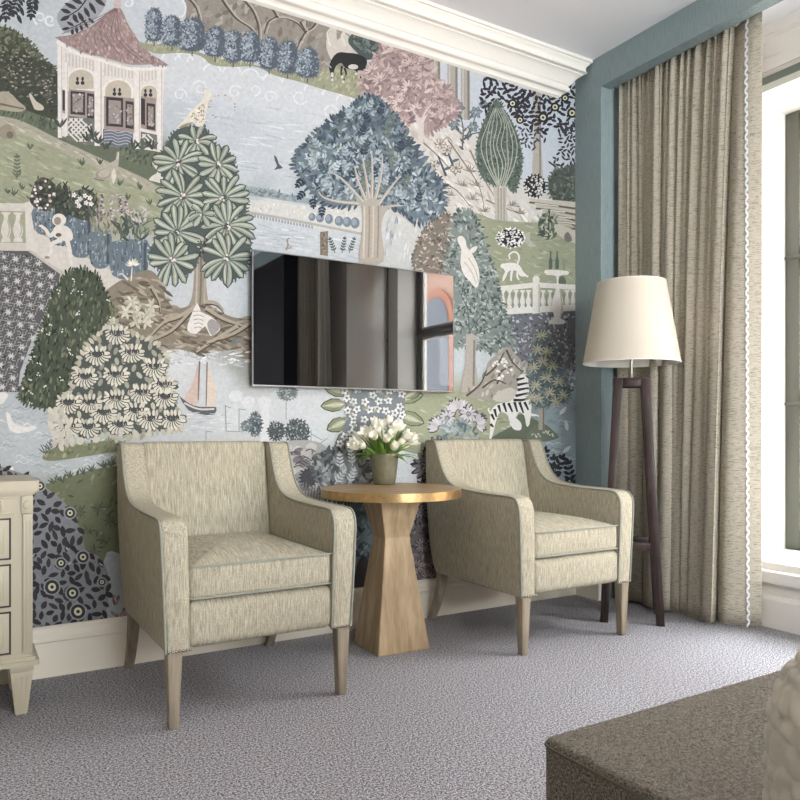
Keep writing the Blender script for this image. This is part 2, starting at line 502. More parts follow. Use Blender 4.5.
# ================================================================== CURTAINS
def curtain(name, label, path_top, path_bot, zt, zb, flip, seed):
    """cloth sheet between a top plan path and a bottom plan path, with folds that loosen downward"""
    root = thing(name, label, 'curtain', (0, 0, 0))
    nz = 36
    bm = BM(); rings = []
    n = len(path_top)
    for j in range(nz + 1):
        t = j / nz
        z = zt + (zb - zt) * t
        w = t ** 0.7
        ring = []
        for i in range(n):
            a = Vector(path_top[i]); b = Vector(path_bot[i])
            p = a.lerp(b, w)
            p.x += 0.006 * math.sin(3.1 * t + i * 0.13 + seed) * t
            ring.append((p.x, p.y, z))
        rings.append(ring)
    rings2 = rings
    R = [[bm.verts.new(p) for p in r] for r in rings]
    for a, b in zip(R[:-1], R[1:]):
        for i in range(n - 1):
            bm.faces.new((a[i], a[i + 1], b[i + 1], b[i]))
    o = obj('cloth', bm, M['curtain'], root, angle=180)
    sm = o.modifiers.new('thick', 'SOLIDIFY'); sm.thickness = 0.003; sm.offset = 1.0 if flip else -1.0
    return root, rings2

def fold_path(y0, y1, nf, amp, xa, xb, lead, seed, pleat=0.0, n=300):
    """plan path from y0 to y1 with nf folds of uneven width, then the smooth leading panel given by lead points"""
    rnd = random.Random(seed)
    ph = [rnd.uniform(.55, 1.5) for _ in range(nf)]
    tot = sum(ph); acc = [0]
    for p in ph: acc.append(acc[-1] + p / tot)
    amps = [rnd.uniform(.55, 1.0) for _ in range(nf)]
    pts = []
    for k in range(n):
        u = k / (n - 1)
        i = max(q for q in range(nf) if acc[q] <= u + 1e-9)
        f = (u - acc[i]) / (acc[i + 1] - acc[i])
        fold = abs(math.sin(PI * f)) ** .8 * (1 + .25 * math.sin(2 * PI * f + i))
        pts.append((xa + (xb - xa) * u - amp * amps[i] * fold + pleat * math.cos(u * nf * 3 * 2 * PI + 1.3 * i), y0 + (y1 - y0) * u + amp * .35 * math.sin(2 * PI * f)))
    ld = smooth_open([pts[-1]] + lead, 12)
    return pts + [(p.x, p.y) for p in ld[1:]]
top = fold_path(2.805, 2.13, 10, .036, 3.116, 3.106, [(3.100, 2.105), (3.085, 2.065), (3.082, 2.02), (3.088, 1.985)], 8, .009)
bot = fold_path(2.805, 2.235, 10, .090, 3.150, 3.130, [(3.100, 2.215), (3.080, 2.175), (3.128, 2.12), (3.212, 2.062)], 8)
bot = [(max(x, 3.055), y) for x, y in bot]
cr, rings = curtain('curtain', 'floor length oatmeal linen curtain hanging between teal pillar and window', top, bot, 2.79, 0.012, False, 1.0)
def zigzag(root, rings, idx, wid, side):
    """ric-rac braid down the leading edge, just off the cloth"""
    bm = BM(); pts = []
    zs = []
    nz = len(rings) - 1; N = 134
    L = []
    for k in range(N + 1):
        t = k / N * nz
        j = min(int(t), nz - 1); f = t - j
        def at(i): return Vector(rings[j][i]).lerp(Vector(rings[j + 1][i]), f)
        i = len(rings[j]) - 1; acc = 0.0
        while acc < idx and i > 1:
            acc += (at(i) - at(i - 1)).length; i -= 1
        p = at(i + 1).lerp(at(i), max(0.0, min(1.0, 1 - (acc - idx) / max(1e-6, (at(i + 1) - at(i)).length))))
        along = at(min(i + 2, len(rings[j]) - 1)) - at(i - 1); along.z = 0; along.normalize()
        nrm = Vector((-along.y, along.x, 0))
        if nrm.x > 0: nrm = -nrm
        c = p + nrm * 0.005 + along * (wid * (1 if k % 2 else -1))
        L.append((c, along, nrm))
    vs = []
    for c, al, nr in L:
        vs.append([bm.verts.new(c + Vector((0, 0, .008))), bm.verts.new(c - Vector((0, 0, .008))),
                   bm.verts.new(c - Vector((0, 0, .008)) + nr * .002), bm.verts.new(c + Vector((0, 0, .008)) + nr * .002)])
    for a, b in zip(vs[:-1], vs[1:]):
        for i in range(4):
            bm.faces.new((a[i], a[(i + 1) % 4], b[(i + 1) % 4], b[i]))
    obj('zigzag_braid', bm, M['zig'], root, smooth=False)['label'] = 'white zigzag braid'
zigzag(cr, rings, .064, .0075, 1)
top2 = fold_path(-1.18, -0.72, 8, .03, 3.118, 3.118, [(3.10, -.66), (3.085, -.58), (3.09, -.45)], 18, .006)
bot2 = fold_path(-1.18, -0.72, 8, .07, 3.135, 3.135, [(3.08, -.66), (3.075, -.58), (3.16, -.46)], 18)
cr2, rings2 = curtain('curtain', 'linen curtain beside the second window, seen only mirrored in the television', top2, bot2, 2.79, 0.012, True, 2.0)
zigzag(cr2, rings2, .064, .0075, 1)

# ================================================================== TELEVISION
TX0, TX1, TZ0, TZ1 = 1.0875, 2.1297, 1.106, 1.686
tv = thing('television', 'wide flat black television mounted on the mural wall', 'television', ((TX0 + TX1) / 2, 3.0, TZ0))
hw = (TX1 - TX0) / 2; hh = TZ1 - TZ0
bm = BM(); 
for (a, b_, c, d) in ((-hw, hw, 0, .007), (-hw, hw, hh - .004, hh), (-hw, -hw + .004, .007, hh - .004), (hw - .004, hw, .007, hh - .004)):
    box(bm, a, b_, 0, .012, c, d, .001, 1)
obj('bezel', bm, M['bezel'], tv, smooth=False)
bm = BM(); box(bm, -hw + .004, hw - .004, .0015, .011, .007, hh - .004); obj('screen', bm, M['screen'], tv, smooth=False)
bm = BM(); box(bm, -hw + .002, hw - .002, .012, .03, .004, hh - .003, .004); box(bm, -.25, .25, .03, .0495, .12, .44, .004); obj('back_cover', bm, M['tvback'], tv)

# ================================================================== ARMCHAIR
def make_chair(loc, label, cloth):
    root = thing('armchair', label, 'armchair', loc, 0, 'pair of armchairs against the mural wall')
    HW = .334
    front = [(-.350, .236), (-.355, .40), (-.357, .55)]
    topl = smooth_open([(-.357, .55), (-.354, .600), (-.338, .632), (-.305, .646), (-.20, .648), (-.05, .651), (.06, .659), (.13, .679), (.175, .715), (.207, .765), (.232, .82), (.248, .856), (.262, .868)], 4)
    back = smooth_open([(.275, .870), (.32, .870), (.338, .862), (.342, .83), (.338, .62), (.325, .40), (.305, .30), (.285, .25), (.26, .238)], 4)
    loop = [Vector(p) for p in front[:-1]] + topl + back + [Vector((0.1, .236)), Vector((-.1, .236))]
    for s in (-1, 1):
        def flare(v, s=s):
            x, y, z = v
            k = max(0.0, min(1.0, (.60 - z) / .36))
            return (x - s * .016 * k * (1 if abs(x) > .29 else .55) , y, z)
        bm = BM()
        pad(bm, loop, s * (HW - .086), s * HW, .016, 'x', 5, flare)
        arm = obj('arm', bm, cloth, root, angle=60)
        line = [Vector((-.350, .238)), Vector((-.355, .40))] + topl + back[:12]
        for xx in ((HW - .002, HW - .084) if s > 0 else (HW - .002,)):
            bm = BM()
            tube(bm, [flare((s * xx, p.x + .0, p.y)) for p in inset2line(line, -.0015)], .0034)
            obj('piping', bm, M['piping'], arm)
        bm = BM()
        for k in range(7):
            sphere(bm, (s * (HW - .079 + k * .0108 - .012), -.354, .243), .0048, u=8, v=5)
        obj('nailhead_trim', bm, M['nail'], arm)
    bm = BM()
    bl_ = smooth_open([(.20, .25), (.215, .42), (.228, .52), (.252, .66), (.272, .78), (.284, .84), (.294, .866), (.315, .874), (.335, .868), (.341, .84), (.338, .62), (.325, .40), (.30, .26)], 4)
    def bulge(v):
        x, y, z = v
        k = max(0, 1 - (x / .25) ** 2)
        return (x, y - .012 * k if y < .30 else y, z + .004 * k if z > .8 else z)
    pad(bm, bl_, -.2475, .2475, .018, 'x', 4, bulge)
    obj('backrest', bm, M['chairfront'], root, angle=60)
    bm = BM(); cushion(bm, -.246, .246, -.349, .235, .392, .498, .026, .016, .040, .006)
    cu = obj('seat_cushion', bm, M['chairfront'], root, angle=60)
    for z in (.500, .392):
        bm = BM()
        L = rrect(-.2475, .2475, -.3505, .235, .022, 5, 6)
        tube(bm, [(p.x, p.y, z - .004 if z > .45 else z + .004) for p in L], .0034, closed=True)
        obj('piping', bm, M['piping'], cu)
    bm = BM(); cushion(bm, -.2475, .2475, -.349, .25, .240, .387, .02, .03, .0)
    obj('seat_frame', bm, M['chairfront'], root, angle=60)
    for s in (-1, 1):
        bm = BM(); taper(bm, s * .288, -.326, s * .288, -.324, .242, 0, .046, .030, .046, .030)
        obj('leg', bm, M['legwood'], root)
        bm = BM(); rings = []
        for t in [k / 10 for k in range(11)]:
            z = .244 * (1 - t); y = .262 + .092 * t ** 1.7; w = .040 - .010 * t
            x = s * .286
            rings.append([(x - w / 2, y - w / 2, z), (x + w / 2, y - w / 2, z), (x + w / 2, y + w / 2, z), (x - w / 2, y + w / 2, z)])
        loft(bm, rings); obj('leg', bm, M['legwood'], root, angle=50)
    return root

def inset2line(pts, d):
    out = []
    n = len(pts)
    for i in range(n):
        t = pts[min(i + 1, n - 1)] - pts[max(i - 1, 0)]
        t.normalize()
        out.append(pts[i] + Vector((t.y, -t.x)) * -d * -1 * -1)
    return out

c1 = make_chair((.872, 2.64, 0), 'taupe armchair left of the round table, beside the chest of drawers', M['chair'])
dup(c1, (2.289, 2.657, 0), 'pale taupe armchair right of the round table, in front of the tripod lamp')

# ================================================================== ROUND TABLE
tb = thing('side_table', 'round oak side table with brass rim and hourglass pedestal', 'table', (1.6045, 2.7225, 0), math.radians(-3))
bm = BM()
rings = []
for (z, h) in ((0, .119), (.004, .1205), (.462, .0585), (.468, .0575), (.474, .0585), (.637, .097)):
    rings.append([(-h, -h, z), (h, -h, z), (h, h, z), (-h, h, z)])
loft(bm, rings)
es = [e for e in bm.edges if abs(e.verts[0].co.z - e.verts[1].co.z) > .1]
bmesh.ops.bevel(bm, geom=es, offset=.002, segments=2, affect='EDGES')
obj('pedestal', bm, M['oak'], tb, angle=20)
for s in (-1, 1):
    bm = BM()
    pts = [(.2948 * math.cos(a), .2948 * math.sin(a)) for a in [(-90 + 180 * k / 40) * PI / 180 for k in range(41)]]
    loop = [(s * (x + .0012), y) for x, y in pts]
    loop = [Vector(p) for p in loop]
    rot = Matrix.Rotation(math.radians(62), 2)
    loop = [rot @ p for p in loop]
    if area2(loop) < 0: loop.reverse()
    loft(bm, [[(p.x, p.y, .638) for p in loop], [(p.x, p.y, .673) for p in loop]])
    obj('tabletop', bm, M['oaktop'], tb, angle=20)
bm = BM(); lathe(bm, [(.2965, .6375), (.2985, .6385), (.2985, .6725), (.2965, .6735), (.2950, .6735), (.2950, .6375), (.2965, .6375)], seg=96, cap=False)
obj('brass_rim', bm, M['brass'], tb, angle=30)

# ================================================================== POT OF TULIPS
PX, PY = 1.676, 2.905
pt = thing('potted_tulips', 'cream tulips in a glazed grey-green pot on the round table', 'flower pot', (PX, PY, .6738))
bm = BM()
lathe(bm, [(.0, .001), (.045, .001), (.049, .004), (.054, .03), (.0605, .085), (.0640, .126), (.0665, .136), (.0655, .140), (.0610, .138), (.059, .124), (.052, .09), (0, .088)], seg=40, cap=False)
obj('pot', bm, M['pot'], pt, angle=50)
bm = BM(); lathe(bm, [(0, .112), (.054, .112), (.0, .104)], seg=24, cap=False); obj('soil', bm, M['soil'], pt)
rt = random.Random(4)
heads = []
for k in range(27):
    for tr in range(80):
        a = rt.uniform(0, 2 * PI); rr = math.sqrt(rt.random()) * .136
        z = .162 + .094 * (1 - (rr / .142) ** 2) + rt.uniform(-.012, .02)
        p = Vector((rr * math.cos(a), rr * math.sin(a) * .72, z))
        if p.y > .095: continue
        if all((p - q).length > .038 for q in heads):
            heads.append(p); break
for p in heads:
    base = Vector((p.x * .28, p.y * .28, .112))
    d = (p - base).normalized()
    ax = Vector((p.x * 1.2, p.y * 1.2 - .03, .10)).normalized()
    mid = base.lerp(p, .55) + Vector((0, 0, .012))
    bm = BM(); tube(bm, smooth_open([base, mid, p], 5), .0028, seg=6)
    st = obj('stem', bm, M['stem'], pt)
    bm = BM()
    q = ax.to_track_quat('Z', 'Y').to_matrix().to_4x4()
    sc = rt.uniform(.95, 1.3)
    opn = rt.uniform(.0, 1.0)
    for layer in (0, 1):
        for j in range(3):
            ang = j * 2 * PI / 3 + layer * PI / 3 + p.x * 30
            cols = []
            for v in range(7):
                tv_ = v / 6
                rad = (.0165 - .002 * layer) * math.sin(min(1, tv_ * 1.7 + .12) * PI * .5) * (1 - .45 * (1 - opn) * tv_ ** 3) + .010 * opn * tv_ ** 3
                hgt = .046 * tv_
                wd = .0185 * math.sin(PI * min(.97, .18 + tv_ * .80)) ** .8
                row = []
                for u in range(5):
                    s = (u / 4 - .5) * 2
                    aa = ang + s * wd / max(rad, .006) * .9
                    r2 = rad * (1 + .06 * s * s)
                    row.append(q @ Vector((sc * r2 * math.cos(aa), sc * r2 * math.sin(aa), sc * (hgt - .003 * s * s * tv_))))
                cols.append(row)
            R = [[bm.verts.new(x + p - ax * .004) for x in row] for row in cols]
            for a_, b_ in zip(R[:-1], R[1:]):
                for u in range(4):
                    bm.faces.new((a_[u], a_[u + 1], b_[u + 1], b_[u]))
    sphere(bm, p, .006)
    obj('tulip_bloom', bm, M['petal'], st, angle=180)
for k in range(54):
    a = k * 2.4 + rt.uniform(-.3, .3); L_ = rt.uniform(.09, .165); el = rt.uniform(.3, 1.3)
    base = Vector((.03 * math.cos(a), .03 * math.sin(a), .118))
    d = Vector((math.cos(a) * math.cos(el), math.sin(a) * math.cos(el) * .75, math.sin(el)))
    side = d.cross(Vector((0, 0, 1))).normalized()
    bm = BM(); R = []
    for v in range(9):
        t = v / 8
        c = base + d * L_ * t + Vector((0, 0, -.07 * (1.25 - el) * t * t * .9))
        w = .0125 * math.sin(PI * min(1, .12 + t * .88)) ** .8 + .0005
        up = Vector((0, 0, .25 * w))
        R.append([bm.verts.new(c - side * w + up), bm.verts.new(c), bm.verts.new(c + side * w + up)])
    for a_, b_ in zip(R[:-1], R[1:]):
        for u in range(2): bm.faces.new((a_[u], a_[u + 1], b_[u + 1], b_[u]))
    lf = obj('leaf', bm, M['leaf'], pt, angle=180)
    lf.modifiers.new('t', 'SOLIDIFY').thickness = .0008

# ================================================================== FLOOR LAMP
LX, LY = 2.848, 2.515
lp = thing('floor_lamp', 'tall floor lamp with dark wooden legs and cream linen shade', 'floor lamp', (LX, LY, 0), math.radians(45 - 2))
for sx in (-1, 1):
    for sy in (-1, 1):
        bm = BM()
        taper(bm, sx * .116, sy * .128, sx * .056, sy * .062, 0, 1.168, .030, .036, .038, .042, .002)
        obj('leg', bm, M['dark'], lp, angle=30)
bm = BM()
box(bm, -.074, .074, -.083, -.041, 1.128, 1.168, .002); box(bm, -.074, .074, .041, .083, 1.128, 1.168, .002)
box(bm, -.074, -.038, -.041, .041, 1.128, 1.168, .002); box(bm, .038, .074, -.041, .041, 1.128, 1.168, .002)
box(bm, -.074, .074, -.083, .083, 1.160, 1.172, .002)
obj('top_frame', bm, M['dark'], lp, angle=30)
for s in (-1, 1):
    bm = BM(); box(bm, s * .097 - .010, s * .097 + .010, -.108, .108, .345, .385, .002); obj('stretcher', bm, M['dark'], lp, angle=30)
bm = BM(); lathe(bm, [(.0, 1.170), (.011, 1.170), (.0085, 1.176), (.0085, 1.30), (.014, 1.31), (.014, 1.36), (0, 1.36)], seg=20, cap=False); obj('rod', bm, M['steel'], lp)
bm = BM(); lathe(bm, [(0, 1.36), (.016, 1.362), (.03, 1.40), (.031, 1.42), (.02, 1.45), (0, 1.458)], seg=20, cap=False); obj('bulb', bm, M['shadein'], lp)
bm = BM(); lathe(bm, [(.231, 1.246), (.163, 1.642)], seg=64, cap=False)
so = obj('lamp_shade', bm, M['shade'], lp, angle=180)
bm = BM(); lathe(bm, [(.2285, 1.247), (.1605, 1.641)], seg=64, cap=False); obj('shade_lining', bm, M['shadein'], so, angle=180)
bm = BM()
for (r, z) in ((.2300, 1.247), (.1622, 1.641)):
    bm = BM()
    tube(bm, [(r * math.cos(k * PI / 32), r * math.sin(k * PI / 32), z) for k in range(64)], .0022, closed=True, seg=6)
    obj('shade_ring', bm, M['jamb'], so)
bm = BM()
for k in range(3):
    a = k * 2 * PI / 3
    tube(bm, [(.012 * math.cos(a), .012 * math.sin(a), 1.312), (.215 * math.cos(a), .215 * math.sin(a), 1.33)], .0015, seg=6)
obj('shade_spider', bm, M['jamb'], so)

# ================================================================== CHEST OF DRAWERS
dr = thing('chest_of_drawers', 'stone painted chest of drawers with fluted frieze, at the left edge', 'chest of drawers', (-.33, 2.66, 0))
DW = .554   # half width
yb = WALL_Y - .032 - 2.66
bm = BM()
ch = .006
def octo(h, y0, y1, c): return [(-h, y1), (-h, y0 + c), (-h + c, y0), (h - c, y0), (h, y0 + c), (h, y1)]
lp_ = octo(DW, 0, yb, ch)
loft(bm, [[(x, y, .165) for x, y in lp_], [(x, y, .72) for x, y in lp_]])
obj('carcass', bm, M['dresser'], dr, smooth=False)
bm = BM()
for (o_, z0, z1) in ((.018, .165, .180), (.010, .180, .192), (.004, .192, .198)):
    l2 = octo(DW + o_, -o_, yb, ch); loft(bm, [[(x, y, z0) for x, y in l2], [(x, y, z1) for x, y in l2]])
obj('base_moulding', bm, M['dresser'], dr, smooth=False)
bm = BM()
for (o_, z0, z1) in ((.006, .712, .718), (.012, .718, .724), (.017, .724, .757)):
    l2 = octo(DW + o_, -o_, yb, ch); loft(bm, [[(x, y, z0) for x, y in l2], [(x, y, z1) for x, y in l2]])
obj('top', bm, M['dresser'], dr, smooth=False)
bm = BM()
box(bm, -DW + .05, DW - .05, -.006, 0, .652, .657, .001); box(bm, -DW + .05, DW - .05, -.006, 0, .702, .707, .001)
k = -DW + .062
while k < DW - .07:
    box(bm, k, k + .009, -.009, 0, .662, .699, .002); k += .034
obj('fluted_frieze', bm, M['dresser'], dr)
for s in (-1, 1):
    bm = BM()
    box(bm, min(s * (DW - .031), s * (DW - .002)), max(s * (DW - .031), s * (DW - .002)), -.008, .0, .205, .650, .002)
    for q in (-.009, 0, .009):
        box(bm, s * (DW - .0165) + q - .002, s * (DW - .0165) + q + .002, -.0105, -.008, .215, .63, .001)
    box(bm, min(s * (DW - .034), s * DW), max(s * (DW - .034), s * DW), -.010, 0, .652, .708, .002)
    po = obj('corner_post', bm, M['dresser'], dr)
    bm = BM()
    mt = Matrix.Translation((s * (DW - .0165), -.011, .68)) @ Matrix.Rotation(PI / 2, 4, 'X')
    for (r, h) in ((.0145, .006), (.010, .010), (.004, .014)):
        bmesh.ops.create_cone(bm, cap_ends=True, segments=20, radius1=r, radius2=r * .8, depth=h, matrix=mt)
    obj('rosette', bm, M['dresser'], po, angle=30)
for i, (z0, z1) in enumerate(((.508, .640), (.357, .494), (.207, .343))):
    bm = BM()
    x0, x1 = -DW + .063, DW - .063
    box(bm, x0, x1, -.006, 0, z0, z1, .002)
    box(bm, x0 + .022, x1 - .022, -.010, -.006, z0 + .022, z1 - .022, .003)
    d = obj('drawer', bm, M['dresser'], dr)
    bm = BM()
    for (q, t, y) in ((0.0, .0055, -.0075),):
        box(bm, x0 + q, x1 - q, y, -.004, z0 + q, z0 + q + t); box(bm, x0 + q, x1 - q, y, -.004, z1 - q - t, z1 - q)
        box(bm, x0 + q, x0 + q + t, y, -.004, z0 + q, z1 - q); box(bm, x1 - q - t, x1 - q, y, -.004, z0 + q, z1 - q)
    obj('bead_line', bm, M['dresserline'], d, smooth=False)
    for s in (-1, 1):
        bm = BM(); sphere(bm, (s * .25, -.022, (z0 + z1) / 2), .013, u=14, v=10); obj('knob', bm, M['knob'], d)
for s in (-1, 1):
    for (y, dy) in ((.036, -1), (yb - .04, 1)):
        bm = BM()
        x = s * (DW - .032)
        taper(bm, x, y, x, y, .165, .142, .072, .068, bev=.002)
        taper(bm, x, y, x - s * .0, y, .142, 0, .066, .036, bev=.003)
        for q in (-.016, 0, .016):
            taper(bm, x + q, y - .034, x + q * .62, y - .0195, .128, .02, .006, .004, .003, .003, 0)
        obj('leg', bm, M['dresser'], dr, angle=30)

# ================================================================== BENCH AND BED
bx0, bx1, by0, by1, bz = .822, 2.35, .575, .915, .42
bn = thing('bench', 'low upholstered taupe bench at the foot of the bed', 'bench', (bx0, by0, 0))
bm = BM(); cushion(bm, 0, bx1 - bx0, 0, by1 - by0, .11, bz, .022, .012, .003, n=5, m=10); obj('upholstery', bm, M['bench'], bn, angle=60)
bm = BM(); L = rrect(-.0005, bx1 - bx0 + .0005, -.0005, by1 - by0 + .0005, .022, 5, 8)
tube(bm, [(p.x, p.y, bz - .0115) for p in L], .0022, closed=True, seg=6); obj('seam', bm, M['benchpipe'], bn)
for x in (.06, bx1 - bx0 - .06):
    for y in (.06, by1 - by0 - .06):
        bm = BM(); taper(bm, x, y, x, y, .112, 0, .05, .035); obj('leg', bm, M['dark'], bn)

bd = thing('bed', 'bed with a pale quilted cotton cover, at the right edge', 'bed', (.778, .535, 0))
BL, BWd, BH = 2.0, 1.7, .70
bm = BM()
def quilt(u, v):
    c = .027
    uu = u / c + (.6) * noise.noise(Vector((u * 30, v * 30, 0.3))); vv = v / c + (.6) * noise.noise(Vector((u * 30, v * 30, 7.3)))
    if int(math.floor(vv)) % 2: uu += .5
    fu = abs(math.sin(PI * uu)); fv = abs(math.sin(PI * vv))
    return .0095 * (min(fu, .9) ** .5 * min(fv, .9) ** .5) + .0022 * noise.noise(Vector((u * 110, v * 110, 2)))
RC, RE = .11, .13
def dense(L, lo, hi):
    """positions along a side of length L: fine spacing within .45 of the end nearest the bench corner"""
    P = [0.0]
    while P[-1] < L - .01:
        d = (P[-1] if lo else 9) if not hi else (L - P[-1])
        P.append(P[-1] + (.0045 if d < .45 else .03))
    return [p / P[-1] for p in P]
S_left = dense(BL - 2 * RC, False, True); S_foot = dense(BWd - 2 * RC, True, False); S_far = [k / 30 for k in range(31)]
def plan(ins):
    r = max(RC - ins, .004)
    x0, x1, y0, y1 = ins, BWd - ins, -BL + ins, -ins
    pts = []
    def side(a, b, S):
        for t in S[:-1]: pts.append(Vector((a[0] + (b[0] - a[0]) * t, a[1] + (b[1] - a[1]) * t)))
    def arcp(cx, cy, a, n):
        for k in range(n): pts.append(Vector((cx + r * math.cos(math.radians(a - 90 * k / n)), cy + r * math.sin(math.radians(a - 90 * k / n)))))
    side((x0, y0 + r), (x0, y1 - r), S_left); arcp(x0 + r, y1 - r, 180, 40)
    side((x0 + r, y1), (x1 - r, y1), S_foot); arcp(x1 - r, y1 - r, 90, 8)
    side((x1, y1 - r), (x1, y0 + r), S_far); arcp(x1 - r, y0 + r, 0, 8)
    side((x1 - r, y0), (x0 + r, y0), S_far); arcp(x0 + r, y0 + r, 270, 8)
    return pts
prof = [(0.0, .06)]
zz = .06
while zz < BH - RE - .004:
    zz += .0045 if zz > .34 else .03; prof.append((0.0, min(zz, BH - RE)))
for k in range(1, 46):
    t = k / 45 * PI / 2; prof.append((RE * (1 - math.cos(t)), BH - RE + RE * math.sin(t)))
for k in range(1, 60): prof.append((RE + .0047 * k, BH))
for k in range(1, 14): prof.append((RE + .0047 * 59 + .03 * k, BH))
svals = [0]
for a, b_ in zip(prof[:-1], prof[1:]): svals.append(svals[-1] + math.hypot(b_[0] - a[0], b_[1] - a[1]))
base = plan(0); NB = len(base)
perim = [0]
for a, b_ in zip(base[:-1], base[1:]): perim.append(perim[-1] + (b_ - a).length)
outs = []
for i in range(NB):
    t = base[(i + 1) % NB] - base[i - 1]; t.normalize(); outs.append(Vector((-t.y, t.x)))
rings = []
for (ins, z), s in zip(prof, svals):
    L = plan(ins)
    nx = max(0, min(1, ins / RE)); a = math.asin(max(0, min(1, (z - (BH - RE)) / RE)))
    ring = []
    fl = .012 * (1 - z / BH)
    for i, p in enumerate(L):
        h = quilt(perim[i], s)
        ring.append((p.x + outs[i].x * (h * math.cos(a) + fl), p.y + outs[i].y * (h * math.cos(a) + fl), z + h * math.sin(a)))
    rings.append(ring)
loft(bm, rings)
obj('quilted_cover', bm, M['quilt'], bd, angle=180)
bm = BM(); box(bm, .06, BWd - .06, -BL + .06, -.06, .10, .50, .03); obj('mattress', bm, M['mattress'], bd)
for x in (.10, BWd - .10):
    for y in (-BL + .1, -.1):
        bm = BM(); taper(bm, x, y, x, y, .11, 0, .06, .05); obj('leg', bm, M['dark'], bd)
# ================================================================== THE MURAL WALL
# The wallpaper is a painting on the wall plane: flat painted shapes laid over one another like paint, a few microns apart.
# Its drawing coordinates (u, v) are turned into metres on the wall once, here.
MV, MF, MC = [], [], []
GREY = 0.36
rm = random.Random(7)
layer = [0.0004]

def wallpt(u, v, off):
    L = (u - 400.0) / F
    dx = CS * L + SN; dy = -SN * L + CS
    t = WALL_Y / dy
    return (dx * t, WALL_Y - off, CH + (430.0 - v) / F * t)

def jit(c, j):
    k = 1 + rm.uniform(-j, j)
    return (c[0] * k, c[1] * k, c[2] * k)

XMAX = PORT_X - 0.0005
STEP = 0.000009
HG = {}                       # how thick the paint already is, by 3 px cells
def cells(pts):
    x0 = int(min(p[0] for p in pts) // 3); x1 = int(max(p[0] for p in pts) // 3)
    y0 = int(min(p[1] for p in pts) // 3); y1 = int(max(p[1] for p in pts) // 3)
    big = (x1 - x0 + 1) * (y1 - y0 + 1) > 60
    for i in range(x0, x1 + 1):
        for j in range(y0, y1 + 1):
            if big:
                c = (i * 3 + 1.5, j * 3 + 1.5)
                if not (isin(c, pts) or isin((c[0] - 3, c[1]), pts) or isin((c[0] + 3, c[1]), pts) or isin((c[0], c[1] - 3), pts) or isin((c[0], c[1] + 3), pts)): continue
            yield (i, j)
def grey(c, k=GREY):
    m_ = .3 * c[0] + .55 * c[1] + .15 * c[2]
    return tuple(min(255, max(0, x + (m_ - x) * k)) for x in c)
def put_all(polys, col):
    cs = set()
    for pts in polys: cs.update(cells(pts))
    o = max([HG.get(c, 0.0004) for c in cs] or [0.0004]) + STEP
    for c in cs: HG[c] = o
    col = grey(col)
    for pts in polys:
        s = len(MV)
        for p in pts:
            w_ = wallpt(p[0], p[1], o)
            MV.append((min(w_[0], XMAX), w_[1], min(max(w_[2], .15), CEIL - .05)))
        MF.append(tuple(range(s, s + len(pts))))
        MC.append(col)
def put(pts, col, off=None):
    if len(pts) > 2: put_all([pts], col)
def up(k=1): layer[0] += 0.000012 * k

def cat(pts, n=4):
    N = len(pts); out = []
    for i in range(N):
        p0, p1, p2, p3 = pts[i - 1], pts[i], pts[(i + 1) % N], pts[(i + 2) % N]
        for k in range(n):
            t = k / n
            out.append(tuple(0.5 * (2 * p1[a] + (p2[a] - p0[a]) * t + (2 * p0[a] - 5 * p1[a] + 4 * p2[a] - p3[a]) * t * t + (3 * p1[a] - p0[a] - 3 * p2[a] + p3[a]) * t ** 3) for a in (0, 1)))
    return out
def blob(pts, col, n=4):
    up(); q = cat(pts, n) if n > 1 else list(pts)
    put(q, col); return q
def ell(u, v, a, b, rot, col, n=16):
    up(); r = math.radians(rot); c, s = math.cos(r), math.sin(r); q = []
    for k in range(n):
        t = 2 * PI * k / n; x, y = a * math.cos(t), b * math.sin(t)
        q.append((u + x * c + y * s, v - x * s + y * c))
    put(q, col); return q
def line(pts, w0, w1, col, n=4, lift=True):
    if lift: up()
    P = [(p.x, p.y) for p in smooth_open([Vector(p) for p in pts], n)] if n > 1 and len(pts) > 2 else list(pts)
    a, b = [], []; N = len(P)
    for i in range(N):
        p, q = P[max(i - 1, 0)], P[min(i + 1, N - 1)]
        dx, dy = q[0] - p[0], q[1] - p[1]; l = math.hypot(dx, dy) or 1
        w = (w0 + (w1 - w0) * i / (N - 1)) / 2
        a.append((P[i][0] - dy / l * w, P[i][1] + dx / l * w)); b.append((P[i][0] + dy / l * w, P[i][1] - dx / l * w))
    put_all([[a[i], a[i + 1], b[i + 1], b[i]] for i in range(N - 1)], col)
def leaf(u, v, ang, L, W, col, off=None):
    r = math.radians(ang); c, s = math.cos(r), -math.sin(r)
    def q(x, y): return (u + x * c - y * s, v + x * s + y * c)
    put([q(0, 0), q(.25 * L, -.42 * W), q(.55 * L, -.5 * W), q(.85 * L, -.28 * W), q(L, 0), q(.85 * L, .28 * W), q(.55 * L, .5 * W), q(.25 * L, .42 * W)], col, off)
def isin(p, poly):
    x, y = p; ins = False; j = len(poly) - 1
    for i in range(len(poly)):
        xi, yi = poly[i]; xj, yj = poly[j]
        if (yi > y) != (yj > y) and x < (xj - xi) * (y - yi) / (yj - yi) + xi: ins = not ins
        j = i
    return ins
def samp(poly, n):
    x0 = min(p[0] for p in poly); x1 = max(p[0] for p in poly); y0 = min(p[1] for p in poly); y1 = max(p[1] for p in poly)
    out = []; g = 0
    while len(out) < n and g < n * 40:
        g += 1; p = (rm.uniform(x0, x1), rm.uniform(y0, y1))
        if isin(p, poly): out.append(p)
    return out
